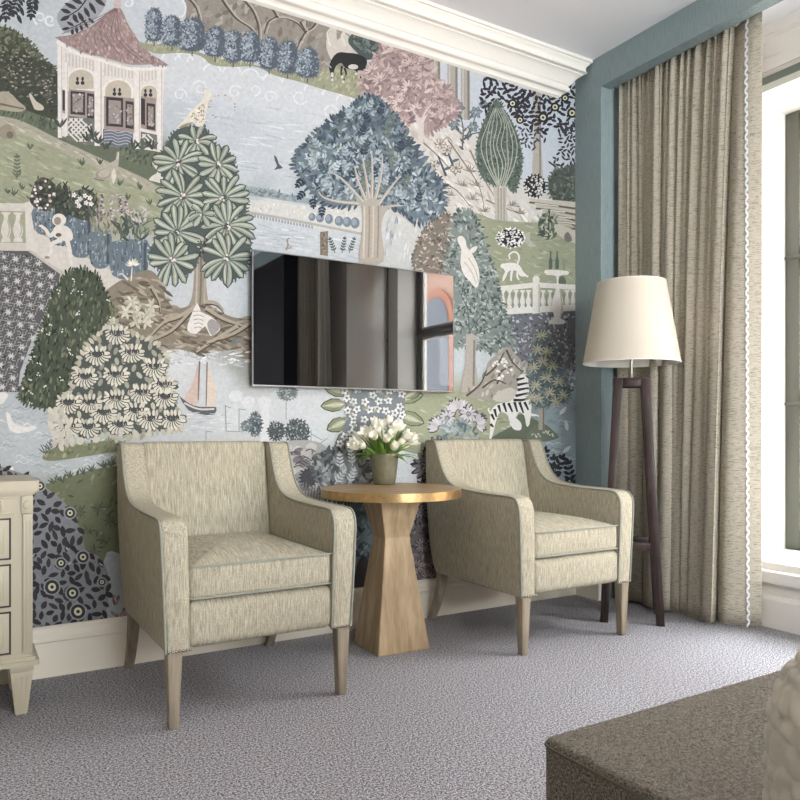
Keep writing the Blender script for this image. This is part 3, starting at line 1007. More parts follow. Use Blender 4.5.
def foliage(poly, n, cols, L, W, ang, spread=30, j=.08, sort=False):
    """leaves all over a shape; ang = degrees, or ('out', cu, cv) for leaves that point away from a centre"""
    P = samp(poly, n)
    if sort: P.sort(key=lambda p: p[1])
    base = layer[0]
    for i, p in enumerate(P):
        a = ang
        if isinstance(ang, tuple): a = math.degrees(math.atan2(-(p[1] - ang[2]), p[0] - ang[1]))
        a += rm.uniform(-spread, spread)
        l = L * rm.uniform(.7, 1.25)
        leaf(p[0], p[1], a, l, W * rm.uniform(.8, 1.2), jit(rm.choice(cols), j), base + 0.000010 * (1 + i * 12 // max(1, len(P)) if sort else 1 + i % 12))
    layer[0] += 0.00014
def edge(poly, step, col, L, W, spread=35, j=.1):
    """leaves that break up the outline of a crown"""
    up(); N = len(poly); cu = sum(p[0] for p in poly) / N; cv = sum(p[1] for p in poly) / N
    for i in range(N):
        p, q = poly[i], poly[(i + 1) % N]; d = math.hypot(q[0] - p[0], q[1] - p[1]); m = max(1, int(d / step))
        for k in range(m):
            x = p[0] + (q[0] - p[0]) * k / m; y = p[1] + (q[1] - p[1]) * k / m
            a = math.degrees(math.atan2(-(y - cv), x - cu)) + rm.uniform(-spread, spread)
            leaf(x - math.cos(math.radians(a)) * L * .4, y + math.sin(math.radians(a)) * L * .4, a, L * rm.uniform(.8, 1.3), W, jit(rm.choice(col) if isinstance(col, list) else col, j))
def specks(poly, n, cols, r, r2=None):
    up()
    for p in samp(poly, n):
        k = rm.uniform(.6, 1.3)
        a = r * k; b = (r2 or r) * k; q = []
        t0 = rm.uniform(0, 3)
        for m_ in range(6):
            t = t0 + m_ * PI / 3; q.append((p[0] + a * math.cos(t), p[1] + b * math.sin(t)))
        put(q, jit(rm.choice(cols), .08))
    up()
def dabs(poly, n, cols, L, W, ang, spread=8, j=.06):
    foliage(poly, n, cols, L, W, ang, spread, j)
def rosette(u, v, R, n, cin, cedge, W, r0=.12, a0=0, fl=1.0, span=360, cpt=None):
    up()
    for k in range(n):
        a = a0 + span * k / n + rm.uniform(-5, 5); r = math.radians(a); l = R * rm.uniform(.85, 1.08)
        leaf(u + math.cos(r) * R * r0, v - math.sin(r) * R * r0 * fl, a, l * (1 - r0), W, cedge)
    up()
    for k in range(n):
        a = a0 + span * k / n + rm.uniform(-3, 3); r = math.radians(a); l = R * rm.uniform(.82, 1.0)
        leaf(u + math.cos(r) * R * (r0 + .06), v - math.sin(r) * R * (r0 + .06) * fl, a, l * (.92 - r0), W * .68, jit(cin, .07))
    if cpt:
        up()
        for k in range(7):
            a = rm.uniform(0, 2 * PI); rr = rm.uniform(0, R * .14); ell(u + rr * math.cos(a), v + rr * math.sin(a), .9, .9, 0, jit(cpt, .1), 6)
def strap(u, v, ang, L, W, col, bend=0.0):
    """a long leaf with a round end, bent to one side"""
    r = math.radians(ang); c, s_ = math.cos(r), -math.sin(r)
    A, B = [], []
    for k in range(8):
        t = k / 7; x = L * t; y = bend * L * t * t
        w_ = W * .5 * (.35 + .65 * min(1, t * 1.8)) * (1 if t < .8 else math.sqrt(max(0, 1 - ((t - .8) / .2) ** 2)))
        A.append((u + x * c - (y - w_) * s_, v + x * s_ + (y - w_) * c)); B.append((u + x * c - (y + w_) * s_, v + x * s_ + (y + w_) * c))
    put(A + B[::-1], col)
def palmrose(u, v, R, n, a0):
    order = list(range(n)); rm.shuffle(order)
    for k in order:
        a = a0 + 360 * k / n + rm.uniform(-7, 7); r = math.radians(a); l = R * rm.uniform(.82, 1.14); bd = rm.uniform(-.28, .28) + .16 * math.cos(r)
        x, y = u + math.cos(r) * R * .12, v - math.sin(r) * R * .12
        strap(x, y, a, l, 7.4, (66, 80, 78), bd); strap(x, y, a, l * .96, 5.0, jit((138, 153, 136), .1), bd); strap(x + math.cos(r) * 3, y - math.sin(r) * 3, a, l * .8, 2.0, jit((180, 187, 160), .06), bd)
def petal(u, v, ang, L, W, col): 
    r = math.radians(ang); ell(u + math.cos(r) * L * .5, v - math.sin(r) * L * .5, L * .5, W * .5, ang, col, 10)
def poisson(poly, d, n=3000):
    out = []
    for p in samp(poly, n):
        if all((p[0] - a) ** 2 + (p[1] - b) ** 2 > d * d for a, b in out): out.append(p)
    return out
def leafage(poly, d, L, W, col, f=.05, seed=0.0):
    """single leaves kept apart from one another, their directions flowing"""
    for (u, v) in poisson(poly, d):
        a = 70 + 220 * noise.noise(Vector((u * f, v * f, seed))) + rm.choice((-42, 42))
        leaf(u - math.cos(math.radians(a)) * L * .5, v + math.sin(math.radians(a)) * L * .5, a, L * rm.uniform(.8, 1.2), W * rm.uniform(.85, 1.15), jit(col, .12))
def eye(u, v, r, c0=(44, 42, 46), c1=(206, 203, 158)):
    ell(u, v, r, r, 0, c0, 18); ell(u, v, r * .58, r * .58, 0, c1, 14); ell(u, v, r * .26, r * .26, 0, c0, 10)
def swirl(u, v, r, turns, col, w=1.8, a0=0, sgn=1):
    line([(u + r * (1 - .75 * k / 14) * math.cos(a0 + sgn * turns * 2 * PI * k / 14), v + r * (1 - .75 * k / 14) * math.sin(a0 + sgn * turns * 2 * PI * k / 14)) for k in range(15)], w, w * .5, col, 2)
def sprig(u, v, ang, L, n, ll, lw, col, stem=None, curve=0):
    """a stem with paired leaves"""
    P = []
    for k in range(n + 1):
        a = math.radians(ang + curve * k / n); 
        P.append((u, v) if k == 0 else (P[-1][0] + L / n * math.cos(a), P[-1][1] - L / n * math.sin(a)))
    line(P, .8, .5, stem or col, 1)
    for k in range(1, n + 1):
        a = ang + curve * k / n
        for s in (-1, 1): leaf(P[k][0], P[k][1], a + s * 52, ll * (1 - .35 * k / n), lw, jit(col, .12))
    leaf(P[-1][0], P[-1][1], ang + curve, ll * .8, lw, col)
def baluster(u, v0, v1, w, col, dk):
    h = v1 - v0
    up(); put([(u - w * .9, v0), (u + w * .9, v0), (u + w * .9, v0 + h * .08), (u + w * .45, v0 + h * .14), (u + w * .4, v0 + h * .25), (u + w * .95, v0 + h * .55), (u + w, v0 + h * .68), (u + w * .6, v0 + h * .86), (u + w * .9, v0 + h * .92), (u + w * .9, v1), (u - w * .9, v1), (u - w * .9, v0 + h * .92), (u - w * .6, v0 + h * .86), (u - w, v0 + h * .68), (u - w * .95, v0 + h * .55), (u - w * .4, v0 + h * .25), (u - w * .45, v0 + h * .14), (u - w * .9, v0 + h * .08)], col)
    line([(u + w * .35, v0 + h * .3), (u + w * .7, v0 + h * .6), (u + w * .3, v0 + h * .85)], w * .3, w * .2, dk)

# ---- ground colours (a soft underpainting)
SKY = (184, 195, 203); SKY2 = (200, 207, 211); HILL = (146, 152, 119); WATER = (176, 187, 193)
CP = [(-250, -60, SKY), (-250, 100, (150, 160, 140)), (-250, 250, HILL), (-250, 420, WATER), (-250, 620, (120, 124, 100)),
 (-100, -60, SKY), (-100, 80, (130, 142, 118)), (-100, 240, HILL), (-100, 420, WATER), (-100, 620, (120, 124, 100)),
 (20, -60, (178, 188, 194)), (20, 10, (176, 187, 192)), (55, 40, (180, 190, 196)), (60, 100, (190, 198, 202)), (110, -20, SKY), (150, 20, SKY),
 (175, 85, (190, 199, 207)), (200, 70, (196, 204, 211)), (230, 90, (190, 200, 209)), (280, 100, (196, 204, 210)), (330, 110, (200, 207, 212)),
 (175, 120, (178, 190, 199)), (240, 130, (182, 193, 202)), (290, 130, (188, 198, 205)), (250, 165, (186, 196, 203)), (290, 165, (190, 199, 205)),
 (260, 190, (170, 184, 190)), (300, 195, (176, 190, 198)), (270, 205, (200, 203, 198)), (330, 212, (202, 203, 196)), (270, 230, (184, 196, 205)), (300, 240, (188, 199, 206)), (340, 240, (184, 196, 202)),
 (20, 130, (120, 128, 98)), (60, 150, (140, 146, 112)), (100, 170, (152, 156, 124)), (140, 190, (158, 160, 128)), (30, 180, (160, 165, 128)), (80, 185, (158, 162, 124)), (5, 160, (140, 146, 112)),
 (140, 150, (112, 124, 100)), (80, 135, (98, 112, 90)),
 (150, 285, (184, 193, 198)), (230, 290, (188, 198, 204)), (240, 250, (186, 197, 204)), (180, 360, (198, 204, 206)), (220, 380, (190, 199, 203)), (240, 360, (160, 160, 150)),
 (150, 400, (190, 197, 200)), (240, 420, (198, 205, 208)), (300, 400, (194, 202, 206)), (190, 430, (186, 194, 198)), (310, 430, (196, 203, 206)),
 (20, 410, (172, 182, 188)), (40, 440, (176, 186, 190)), (80, 470, (180, 188, 191)), (10, 470, (172, 181, 186)), (120, 470, (172, 180, 178)),
 (80, 500, (112, 118, 78)), (100, 540, (98, 104, 70)), (110, 600, (150, 160, 164)), (150, 600, (150, 150, 140)), (200, 550, (120, 124, 100)), (250, 600, (120, 124, 110)),
 (330, 480, (170, 178, 180)), (390, 470, (206, 212, 214)), (405, 450, (208, 214, 216)), (365, 540, (120, 138, 148)), (420, 560, (120, 112, 114)), (330, 600, (130, 138, 140)),
 (400, 300, (190, 198, 200)), (350, 330, (170, 176, 150)),
 (440, 60, (184, 195, 208)), (480, 80, (186, 197, 210)), (540, 120, (184, 196, 212)), (560, 160, (188, 199, 212)), (530, 160, (186, 197, 210)), (470, 130, (200, 199, 194)),
 (440, 150, (204, 200, 192)), (430, 180, (206, 203, 196)), (470, 190, (206, 203, 195)), (520, 205, (204, 201, 193)),
 (500, 240, (146, 154, 118)), (540, 250, (150, 158, 120)), (560, 240, (152, 158, 124)), (500, 280, (138, 148, 112)), (560, 290, (140, 150, 116)),
 (540, 330, (112, 114, 130)), (560, 380, (120, 126, 140)), (560, 420, (134, 156, 166)), (555, 460, (142, 162, 170)), (570, 400, (130, 148, 158)),
 (440, 360, (188, 200, 206)), (480, 360, (186, 197, 204)), (420, 410, (156, 164, 124)), (470, 405, (146, 156, 116)), (500, 430, (110, 120, 90)), (530, 490, (120, 132, 130)), (480, 470, (120, 120, 110)), (480, 560, (110, 108, 104)), (560, 540, (110, 120, 118))]
def ground(u, v):
    w_ = 0; r = g = b_ = 0
    for (cu, cv, c) in CP:
        d = (u - cu) ** 2 + (v - cv) ** 2 + 60
        k = 1 / (d * d)
        w_ += k; r += k * c[0]; g += k * c[1]; b_ += k * c[2]
    return r / w_, g / w_, b_ / w_

# ---- sky: clouds
CL = (212, 218, 221); CL2 = (215, 220, 223)
for (u, v, r) in ((40, 18, 7), (50, 20, 6), (128, 3, 6), (170, 75, 8), (180, 80, 7), (250, 92, 7), (245, 95, 8), (318, 92, 9), (300, 105, 6), (262, 82, 6), (205, 78, 7)):
    swirl(u, v, r, 1.1, CL, 2.2, rm.uniform(0, 6))
blob([(160, 62), (166, 52), (176, 53), (182, 60), (190, 54), (203, 58), (212, 70), (228, 66), (246, 70), (262, 78), (275, 72), (290, 76), (300, 88), (312, 82), (325, 86), (335, 94), (350, 95), (352, 112), (320, 120), (290, 112), (255, 108), (220, 96), (190, 92), (165, 88)], (195, 203, 209))
for (u, v, r) in ((171, 60, 9), (184, 62, 9), (196, 63, 9), (212, 73, 9), (232, 74, 9), (250, 78, 9), (272, 82, 9), (292, 84, 10), (314, 92, 10), (332, 97, 10), (344, 102, 8)):
    line([(u + r * math.cos(a), v - r * math.sin(a)) for a in [PI * (0.05 + .9 * k / 8) for k in range(9)]], 1.6, 1.6, CL2, 1)
for (u, v, r) in ((300, 97, 8), (270, 97, 7), (235, 92, 7), (200, 88, 8), (180, 95, 7), (330, 112, 8), (255, 90, 6)): swirl(u, v, r, 1.2, (211, 217, 220), 1.7, rm.uniform(0, 6), rm.choice((-1, 1)))
dabs([(165, 95), (300, 110), (295, 175), (240, 180), (210, 150), (170, 120)], 90, [(178, 190, 200), (194, 203, 209)], 22, 1.6, -8)

# ---- far left and out of the picture: hills and shrubs that carry the pattern on
for (u, v, r, c) in ((-60, 90, 55, (76, 86, 66)), (-190, 140, 60, (92, 104, 98)), (-120, 330, 70, (70, 80, 70)), (-250, 330, 60, (90, 108, 118)), (-60, 560, 70, (90, 92, 96)), (-200, 560, 80, (84, 92, 70))):
    q = ell(u, v, r, r * 1.15, 0, c, 24); edge(q, 5, c, 9, 4); foliage(q, 160, [tuple(x * 1.35 for x in c), tuple(x * .75 for x in c)], 9, 3.5, ('out', u, v + r))

# ---- river, far shore
blob([(225, 186), (240, 185), (270, 190), (300, 197), (345, 203), (345, 208), (300, 203), (260, 197), (228, 193)], (146, 164, 172))
dabs([(230, 187), (270, 191), (300, 198), (300, 201), (262, 196), (232, 192)], 60, [(118, 140, 148), (104, 124, 130), (140, 158, 160)], 5, 2, 20, 60)
blob([(238, 203), (250, 200), (300, 205), (358, 212), (362, 232), (340, 230), (310, 226), (250, 213)], (201, 202, 196))
dabs([(245, 203), (300, 208), (350, 214), (350, 220), (300, 219), (250, 211)], 70, [(208, 206, 196), (190, 192, 184), (214, 213, 206)], 4, 1.4, 80, 40)
line([(246, 212), (275, 217), (312, 224), (362, 234)], 2.6, 2.6, (168, 168, 160))
for k in range(22): line([(249 + k * 3, 213.5 + k * .58), (249 + k * 3, 216.5 + k * .58)], 1.1, 1.1, (112, 124, 136), 1)
for (u, v, a, b) in ((312, 217, 3.6, 4), (320, 218, 4, 4.6), (329, 219, 4, 5), (339, 221, 4.4, 5), (347, 222, 4.4, 5.2), (355, 223, 4.6, 5.6)):
    ell(u, v, a, b, 0, (112, 134, 152)); ell(u - 1, v - 1, a * .55, b * .6, 0, (142, 160, 174))
dabs([(245, 222), (360, 240), (360, 258), (330, 258), (250, 245)], 130, [(172, 186, 197), (198, 206, 212), (180, 190, 190)], 13, 1.2, -9, 4)
blob([(320, 232), (328, 231), (328, 256), (320, 255)], (128, 116, 96), 1); specks([(321, 233), (327, 233), (327, 254), (321, 254)], 30, [(100, 90, 72), (150, 138, 116)], 1)
for (u, a) in ((335, 110), (342, 80), (349, 70)): sprig(u, 253, a, 14, 5, 4, 1.6, (80, 92, 92))
line([(286, 250), (288, 245), (287, 240), (290, 238)], 2, 1.2, (150, 134, 120)); leaf(287, 249, 20, 6, 2, (170, 150, 130))
# flying bird, ring of flowers
blob([(274, 155), (277, 158), (279, 164), (283, 168), (278, 169), (274, 170), (277, 166), (275, 161)], (86, 92, 100), 2)
for k in range(24):
    a = 2 * PI * k / 24
    if k not in (10, 11): ell(222 + 13 * math.cos(a), 107 + 12 * math.sin(a), rm.uniform(.7, 1.3), 1, 0, rm.choice([(160, 146, 120), (196, 176, 160), (150, 158, 140), (212, 200, 188)]), 6)

# ---- top left leaf branches
up()
for (u, v) in ((8, -4), (22, -8), (34, -6)): sprig(u, v, -110 + rm.uniform(-15, 15), 20, 5, 9, 3.2, (60, 62, 68))
for (u, v, a) in ((2, 6, 200), (2, 14, 250), (10, 4, 220), (20, 6, -70), (26, 2, -50), (34, 0, -70), (9, 8, -60), (17, 14, -65)): leaf(u, v, a, 11, 4, (58, 60, 66))
blob([(105, -8), (104, 8), (92, 22), (80, 30), (68, 33), (62, 30), (57, 16), (66, 4), (80, -6)], (150, 156, 164))
line([(90, -6), (80, 8), (70, 15), (62, 18)], 1.6, .8, (58, 58, 66)); line([(86, 20), (78, 25), (68, 29)], 1.2, .8, (58, 58, 66))
for (u, v, a, l) in ((88, 0, 150, 15), (83, 4, 155, 14), (77, 9, 155, 14), (71, 13, 160, 11), (89, 2, -60, 14), (84, 7, -62, 12), (78, 12, -60, 12), (94, -2, -35, 14), (96, -8, 150, 14), (70, 16, 205, 11), (73, 14, -60, 8)): leaf(u, v, a, l, 4.4, (62, 60, 66))
for (u, v, a) in ((84, 21, -60), (80, 24, -70), (76, 26, -80), (72, 28, -85), (84, 20, 130), (79, 23, 140), (74, 26, 150), (70, 28, 190), (88, 18, -40)): leaf(u, v, a, 8.5, 3.2, (60, 58, 64))

# ---- big olive bush at the far left
q = blob([(-40, 60), (-20, 30), (5, 27), (22, 36), (36, 50), (48, 63), (57, 72), (59, 95), (58, 118), (40, 116), (10, 106), (-40, 100)], (70, 76, 62))
edge(q, 3, [(92, 100, 78), (80, 88, 70)], 5, 2.2)
foliage([(-20, 34), (5, 28), (22, 38), (36, 52), (40, 60), (0, 60), (-20, 60)], 150, [(96, 104, 78), (116, 122, 94), (80, 88, 66)], 6, 2.4, 60, 70)
foliage([(-20, 55), (40, 55), (57, 75), (57, 115), (-20, 100)], 220, [(58, 66, 58), (82, 88, 72), (66, 74, 62), (104, 104, 88)], 6, 2.2, 40, 90)
specks([(0, 50), (40, 52), (56, 80), (56, 105), (0, 95)], 80, [(160, 150, 134), (150, 146, 126), (140, 138, 120)], 1.3, .8)

# ---- meadow hill
blob([(-60, 100), (0, 104), (30, 114), (58, 128), (90, 142), (130, 152), (165, 160), (168, 200), (150, 235), (120, 212), (60, 190), (30, 200), (0, 206), (-60, 206)], (150, 156, 122))
blob([(-60, 104), (0, 106), (30, 112), (60, 124), (100, 140), (165, 152), (165, 186), (140, 176), (100, 158), (55, 138), (0, 120), (-60, 112)], (98, 110, 86))
blob([(-40, 110), (0, 116), (24, 122), (60, 140), (95, 156), (130, 172), (155, 186), (150, 193), (115, 176), (70, 156), (30, 137), (-40, 122)], (166, 161, 138))
dabs([(-40, 125), (0, 128), (60, 155), (120, 180), (160, 195), (150, 225), (110, 205), (60, 186), (30, 198), (0, 204), (-40, 200)], 260, [(160, 166, 126), (140, 148, 112), (170, 172, 136), (150, 156, 120)], 12, 2.0, -20, 12)
dabs([(0, 108), (60, 126), (160, 158), (160, 176), (90, 146), (0, 116)], 140, [(84, 98, 78), (112, 124, 96), (70, 84, 70)], 6, 1.8, 60, 40)
dabs([(0, 118), (60, 142), (140, 178), (150, 188), (70, 152), (0, 126)], 70, [(186, 180, 158), (160, 154, 130)], 8, 1.4, -24, 10)
for (u, v) in ((17, 178), (22, 190), (8, 194), (14, 196), (100, 165), (82, 166), (128, 200), (140, 190), (150, 205), (40, 130), (45, 128), (60, 122), (64, 126), (30, 150), (120, 186)):
    for a in (60, 80, 100, 120): leaf(u, v, a + rm.uniform(-8, 8), rm.uniform(5, 10), 1.4, jit((84, 98, 78), .15))
sprig(17, 180, 90, 22, 6, 6, 2, (96, 108, 84))
# tortoise, small animals, hare, rabbit
blob([(-6, 100), (0, 92), (10, 93), (18, 101), (26, 108), (18, 112), (-6, 108)], (166, 156, 134), 3); line([(0, 104), (24, 109)], 2.4, 1.4, (112, 104, 84))
blob([(0, 128), (8, 124), (14, 130), (16, 138), (6, 139), (0, 136)], (148, 138, 116), 3); ell(10, 135, 3.5, 3.5, 0, (116, 108, 90))
blob([(29, 95), (31, 94), (36, 101), (43, 106), (43, 110), (36, 110), (33, 106)], (190, 184, 164), 3)
blob([(93, 178), (96, 172), (102, 167), (110, 163), (115, 160), (116, 154), (118, 152), (119, 158), (118, 166), (114, 172), (113, 184), (110, 185), (108, 179), (100, 180)], (172, 166, 148), 3)
ell(103, 174.5, 8, 5.6, 20, (150, 142, 122)); ell(104, 173.5, 6, 4, 20, (176, 168, 148)); leaf(114, 168, -92, 16, 5, (206, 200, 184)); line([(94, 178), (98, 180), (104, 181)], 1, 1, (110, 104, 88)); line([(115, 160), (117, 153)], 1, .6, (120, 112, 96), 1); leaf(117, 161, 80, 10, 2.4, (196, 188, 170))
blob([(149, 180), (152, 176), (157, 172), (152, 163), (154, 162), (160, 170), (166, 176), (166, 184), (156, 182)], (206, 202, 190), 3)

# ---- pavilion
CR = (214, 208, 199); CR2 = (194, 184, 174); DK = (66, 62, 64)
blob([(57, 42), (75, 52), (100, 58), (130, 67), (165, 67), (163, 100), (160, 152), (135, 148), (100, 146), (84, 144), (62, 136), (58, 118)], CR, 1)
for k in range(9): line([(66 + k * 3.4, 53 + k * .8), (66 + k * 3.4, 66 + k * .6)], 1.5, 1.5, CR2, 1)
for k in range(9): line([(105 + k * 3.4, 62 + k * .5), (105 + k * 3.4, 76 + k * .3)], 1.5, 1.5, CR2, 1)
for k in range(6): line([(142 + k * 3.4, 67), (142 + k * 3.4, 82 - k * .6)], 1.5, 1.5, CR2, 1)
def archp(u, v, a, h, col): blob([(u - a, v + h)] + [(u + a * math.cos(t), v - a * .82 * math.sin(t)) for t in [PI - PI * k / 10 for k in range(11)]] + [(u + a, v + h)], col, 1)
for (u, v, a, h) in ((81, 80, 15, 9), (118, 91, 15.5, 9), (149, 92, 9.5, 10)):
    archp(u, v, a, h, (222, 217, 208)); archp(u, v, a * .84, h, (188, 176, 154))
    for s in (-1, 1): ell(u + s * 2.6 - 1, v - 1, 1.3, 2.2, 0, (60, 58, 60), 8); ell(u + s * 2.6 - 1, v + 3, 2, 2, 0, (60, 58, 60), 8)
for (x0, x1, y0, y1) in ((61, 69, 89, 114), (69, 95, 89, 117), (104, 135, 96, 131), (140, 156, 96, 130)):
    blob([(x0, y0), (x1, y0 + 2.5), (x1, y1 + 2), (x0, y1 - 2)], (158, 138, 130), 1)
for (x0, x1, y0, y1) in ((62, 66, 90, 110), (70.5, 85, 91, 114), (87, 94, 93, 118), (106, 123, 97, 126), (125.5, 133.5, 101, 128), (141, 145, 98, 124), (146.5, 155, 103, 129)):
    blob([(x0, y0), (x1, y0 + 1.2), (x1, y1 + 1.2), (x0, y1)], DK, 1)
for (x0, x1, y0, y1) in ((72.5, 83, 93.5, 111.5), (88.5, 93, 96, 115), (108.5, 121, 100, 123.5), (127, 132.5, 104, 125), (148, 153.5, 106, 126)):
    q = blob([(x0, y0), (x1, y0 + 1), (x1, y1 + 1), (x0, y1)], (150, 138, 132), 1); specks(q, 20, [(190, 180, 172), (120, 108, 104), (172, 152, 148)], 1.1)
for (x0, x1, y0, y1) in ((66, 95, 115, 146), (139, 157, 131, 150)):
    q = blob([(x0, y0), (x1, y0 + 4), (x1, y1), (x0, y1 - 6)], (110, 114, 106), 1)
    def clip(p0, p1):
        N = 12; P = [(p0[0] + (p1[0] - p0[0]) * i / N, p0[1] + (p1[1] - p0[1]) * i / N) for i in range(N + 1)]
        P = [p for p in P if x0 <= p[0] <= x1 and y0 + 1 + 4 * (p[0] - x0) / (x1 - x0) <= p[1] <= y1 - 1 - 5 * (1 - (p[0] - x0) / (x1 - x0))]
        if len(P) > 1: line([P[0], P[-1]], 1.5, 1.5, CR, 1)
    for k in range(-40, 60, 5):
        clip((x0 + k - 30, y0 - 20), (x0 + k + 40, y0 + 50)); clip((x0 + k + 40, y0 - 20), (x0 + k - 30, y0 + 50))
q = blob([(103, 129), (133, 133), (133, 148), (103, 146)], (100, 108, 124), 1)
for k in range(5): line([(104, 131 + k * 3), (112, 130.5 + k * 3), (118, 133 + k * 3), (126, 131.5 + k * 3), (132, 134 + k * 3)], 1.1, 1.1, (158, 166, 176), 3)
for (x, w_, y0, y1) in ((60, 4.4, 46, 138), (66.5, 3, 62, 136), (98.5, 8, 60, 146), (137.5, 6.4, 68, 149), (160, 5, 68, 152)):
    line([(x, y0), (x, y1)], w_, w_, (220, 215, 207), 1); line([(x + w_ * .32, y0), (x + w_ * .32, y1)], w_ * .2, w_ * .2, (190, 181, 171), 1)
line([(57, 41), (76, 53), (100, 60), (130, 69), (167, 68)], 3.4, 3.0, (222, 218, 208))
PK = (158, 128, 124)
q = blob([(55, 37.5), (66, 36), (80, 32), (93, 25), (103, 16), (109, 11), (116, 7), (119, 7), (123, 12), (127, 22), (134, 34), (142, 45), (152, 55), (169, 65.5), (152, 64.5), (132, 65), (116, 61), (100, 56.5), (82, 52), (70, 46)], PK, 2)
dabs(q, 300, [(176, 146, 141), (142, 112, 110), (164, 136, 132), (188, 160, 152)], 4, 2, -70, 20)
for k in range(9):
    t = k / 8; line([(117, 8), (100 + 22 * t - 20 * (1 - t), 26 + 14 * t), (62 + 92 * t, 40 + 26 * t - 6 * (1 - t))], .6, .8, (126, 98, 98), 3)
blob([(114.5, 8), (114, 2), (115.5, -4), (119.5, -4), (121, 2), (120.5, 8)], (196, 170, 166), 2)
for (u, v) in ((88, 142), (93, 138), (98, 144), (60, 128), (142, 150), (147, 148), (152, 150), (133, 150), (104, 150)):
    for a in (50, 75, 100, 125): leaf(u, v, a + rm.uniform(-10, 10), rm.uniform(8, 14), 2.4, jit((76, 88, 76), .2))

# ---- ridge with the clipped blue trees, rocks, deer
RK = (146, 138, 126)
q = blob([(176, -30), (180, -4), (186, 14), (184, 24), (200, 30), (240, 45), (290, 58), (320, 75), (345, 70), (365, 50), (372, -30)], RK)
dabs(q, 240, [(158, 150, 138), (134, 126, 114), (168, 160, 146), (124, 114, 102)], 10, 4, 60, 50)
for P in ([(186, -4), (196, 8), (200, 24)], [(222, 0), (232, 14), (238, 20), (250, 28), (258, 38)], [(240, -4), (252, 10), (258, 26), (259, 40)], [(268, 4), (276, 16), (268, 22), (264, 34)], [(276, 17), (286, 18), (298, 24), (306, 34)], [(318, 20), (312, 28), (304, 34), (296, 50)], [(300, 22), (306, 32)]):
    line(P, 2.2, 1, (84, 74, 64)); line([(a + 2.5, b) for a, b in P], 2, 1, (176, 168, 154))
blob([(150, -30), (176, -30), (182, -6), (186, 8), (180, 18), (165, 14), (150, 12), (140, 0)], (190, 199, 206)); line([(176, -6), (185, 4), (184, 15), (176, 18)], 2, 1.6, CL2)
q = blob([(138, 42), (150, 44), (180, 46), (215, 58), (245, 63), (280, 70), (310, 73), (340, 66), (362, 76), (372, 90), (360, 99), (340, 94), (318, 88), (300, 82), (276, 76), (256, 67), (232, 67), (212, 65), (200, 56), (180, 53), (160, 54), (146, 50)], (152, 156, 120))
dabs(q, 190, [(164, 168, 130), (138, 144, 108), (174, 174, 140), (148, 150, 110)], 6, 1.8, 70, 40)
TR = [(154, 25, 8.5, 16.5), (172, 31, 9.5, 15), (192, 34.5, 13, 17), (215, 42, 10.5, 15), (233, 46.5, 9, 16), (250, 47, 10, 15.5), (269, 53.5, 9.5, 16), (287.5, 57.5, 10, 16.5), (307.5, 63, 11, 15)]
for (u, v, a, b) in TR:
    line([(u, v + b - 2), (u, v + b + 5)], 1.4, 1.2, (104, 96, 80), 1)
    q = blob([(u - a * .9, v + b * .8), (u - a, v), (u - a * .75, v - b * .7), (u, v - b), (u + a * .75, v - b * .75), (u + a, v), (u + a * .9, v + b * .8), (u, v + b)], (84, 99, 113))
    edge(q, 2.5, (92, 107, 121), 2.6, 1.2)
    foliage([(u - a * .9, v + b * .8), (u - a * .95, v), (u - a * .7, v - b * .65), (u, v - b * .9), (u + a * .25, v - b * .6), (u + a * .3, v + b * .3), (u, v + b * .9)], 130, [(142, 158, 173), (164, 178, 190), (122, 140, 158)], 3, 1.5, 90, 80)
    foliage(q, 40, [(76, 90, 110), (104, 122, 140), (124, 142, 160)], 3, 1.5, 90, 80)
blob([(330, 58), (326, 44), (330, 30), (336, 28), (337, 40), (344, 34), (350, 38), (358, 44), (364, 54), (350, 56), (340, 54), (336, 64)], (196, 190, 178))
line([(330, 46), (327, 34), (332, 27)], 1.6, 1, (214, 208, 198)); line([(345, 46), (342, 36), (346, 32), (352, 36)], 3.4, 2, (206, 200, 188))
blob([(348, 42), (352, 34), (362, 32), (376, 38), (384, 44), (378, 56), (366, 60), (356, 52)], (74, 90, 88)); foliage([(350, 42), (354, 35), (364, 34), (382, 45), (376, 56), (362, 56)], 70, [(92, 110, 104), (60, 74, 76), (110, 128, 118)], 6, 2.4, 70, 80)
blob([(329, 66), (333, 57), (339, 52.5), (348, 53), (357, 54), (365, 58), (367, 63), (364, 71), (360, 72), (352, 70), (345, 68), (341, 63), (336, 66), (333, 73), (330, 72)], (50, 50, 52), 3)
for P in ([(332, 66), (331, 73), (332, 80)], [(342, 66), (341, 73), (342, 77)], [(344, 68), (346, 74), (343, 82)], [(362, 68), (361, 76), (359, 84)], [(358, 68), (356, 74)]): line(P, 2.2, 1.3, (52, 52, 54)); ell(P[-1][0], P[-1][1], 1.3, 1.6, 0, (206, 202, 196), 8)
ell(353, 67, 5, 2.6, 0, (196, 194, 184)); ell(332, 75, 1.4, 2.6, 0, (206, 202, 196)); line([(331, 68), (324, 62), (321, 64)], 1.2, .8, (176, 168, 154))
dabs([(332, 78), (360, 80), (362, 92), (340, 90)], 40, [(164, 166, 126), (140, 146, 108)], 5, 1.5, 80, 40)

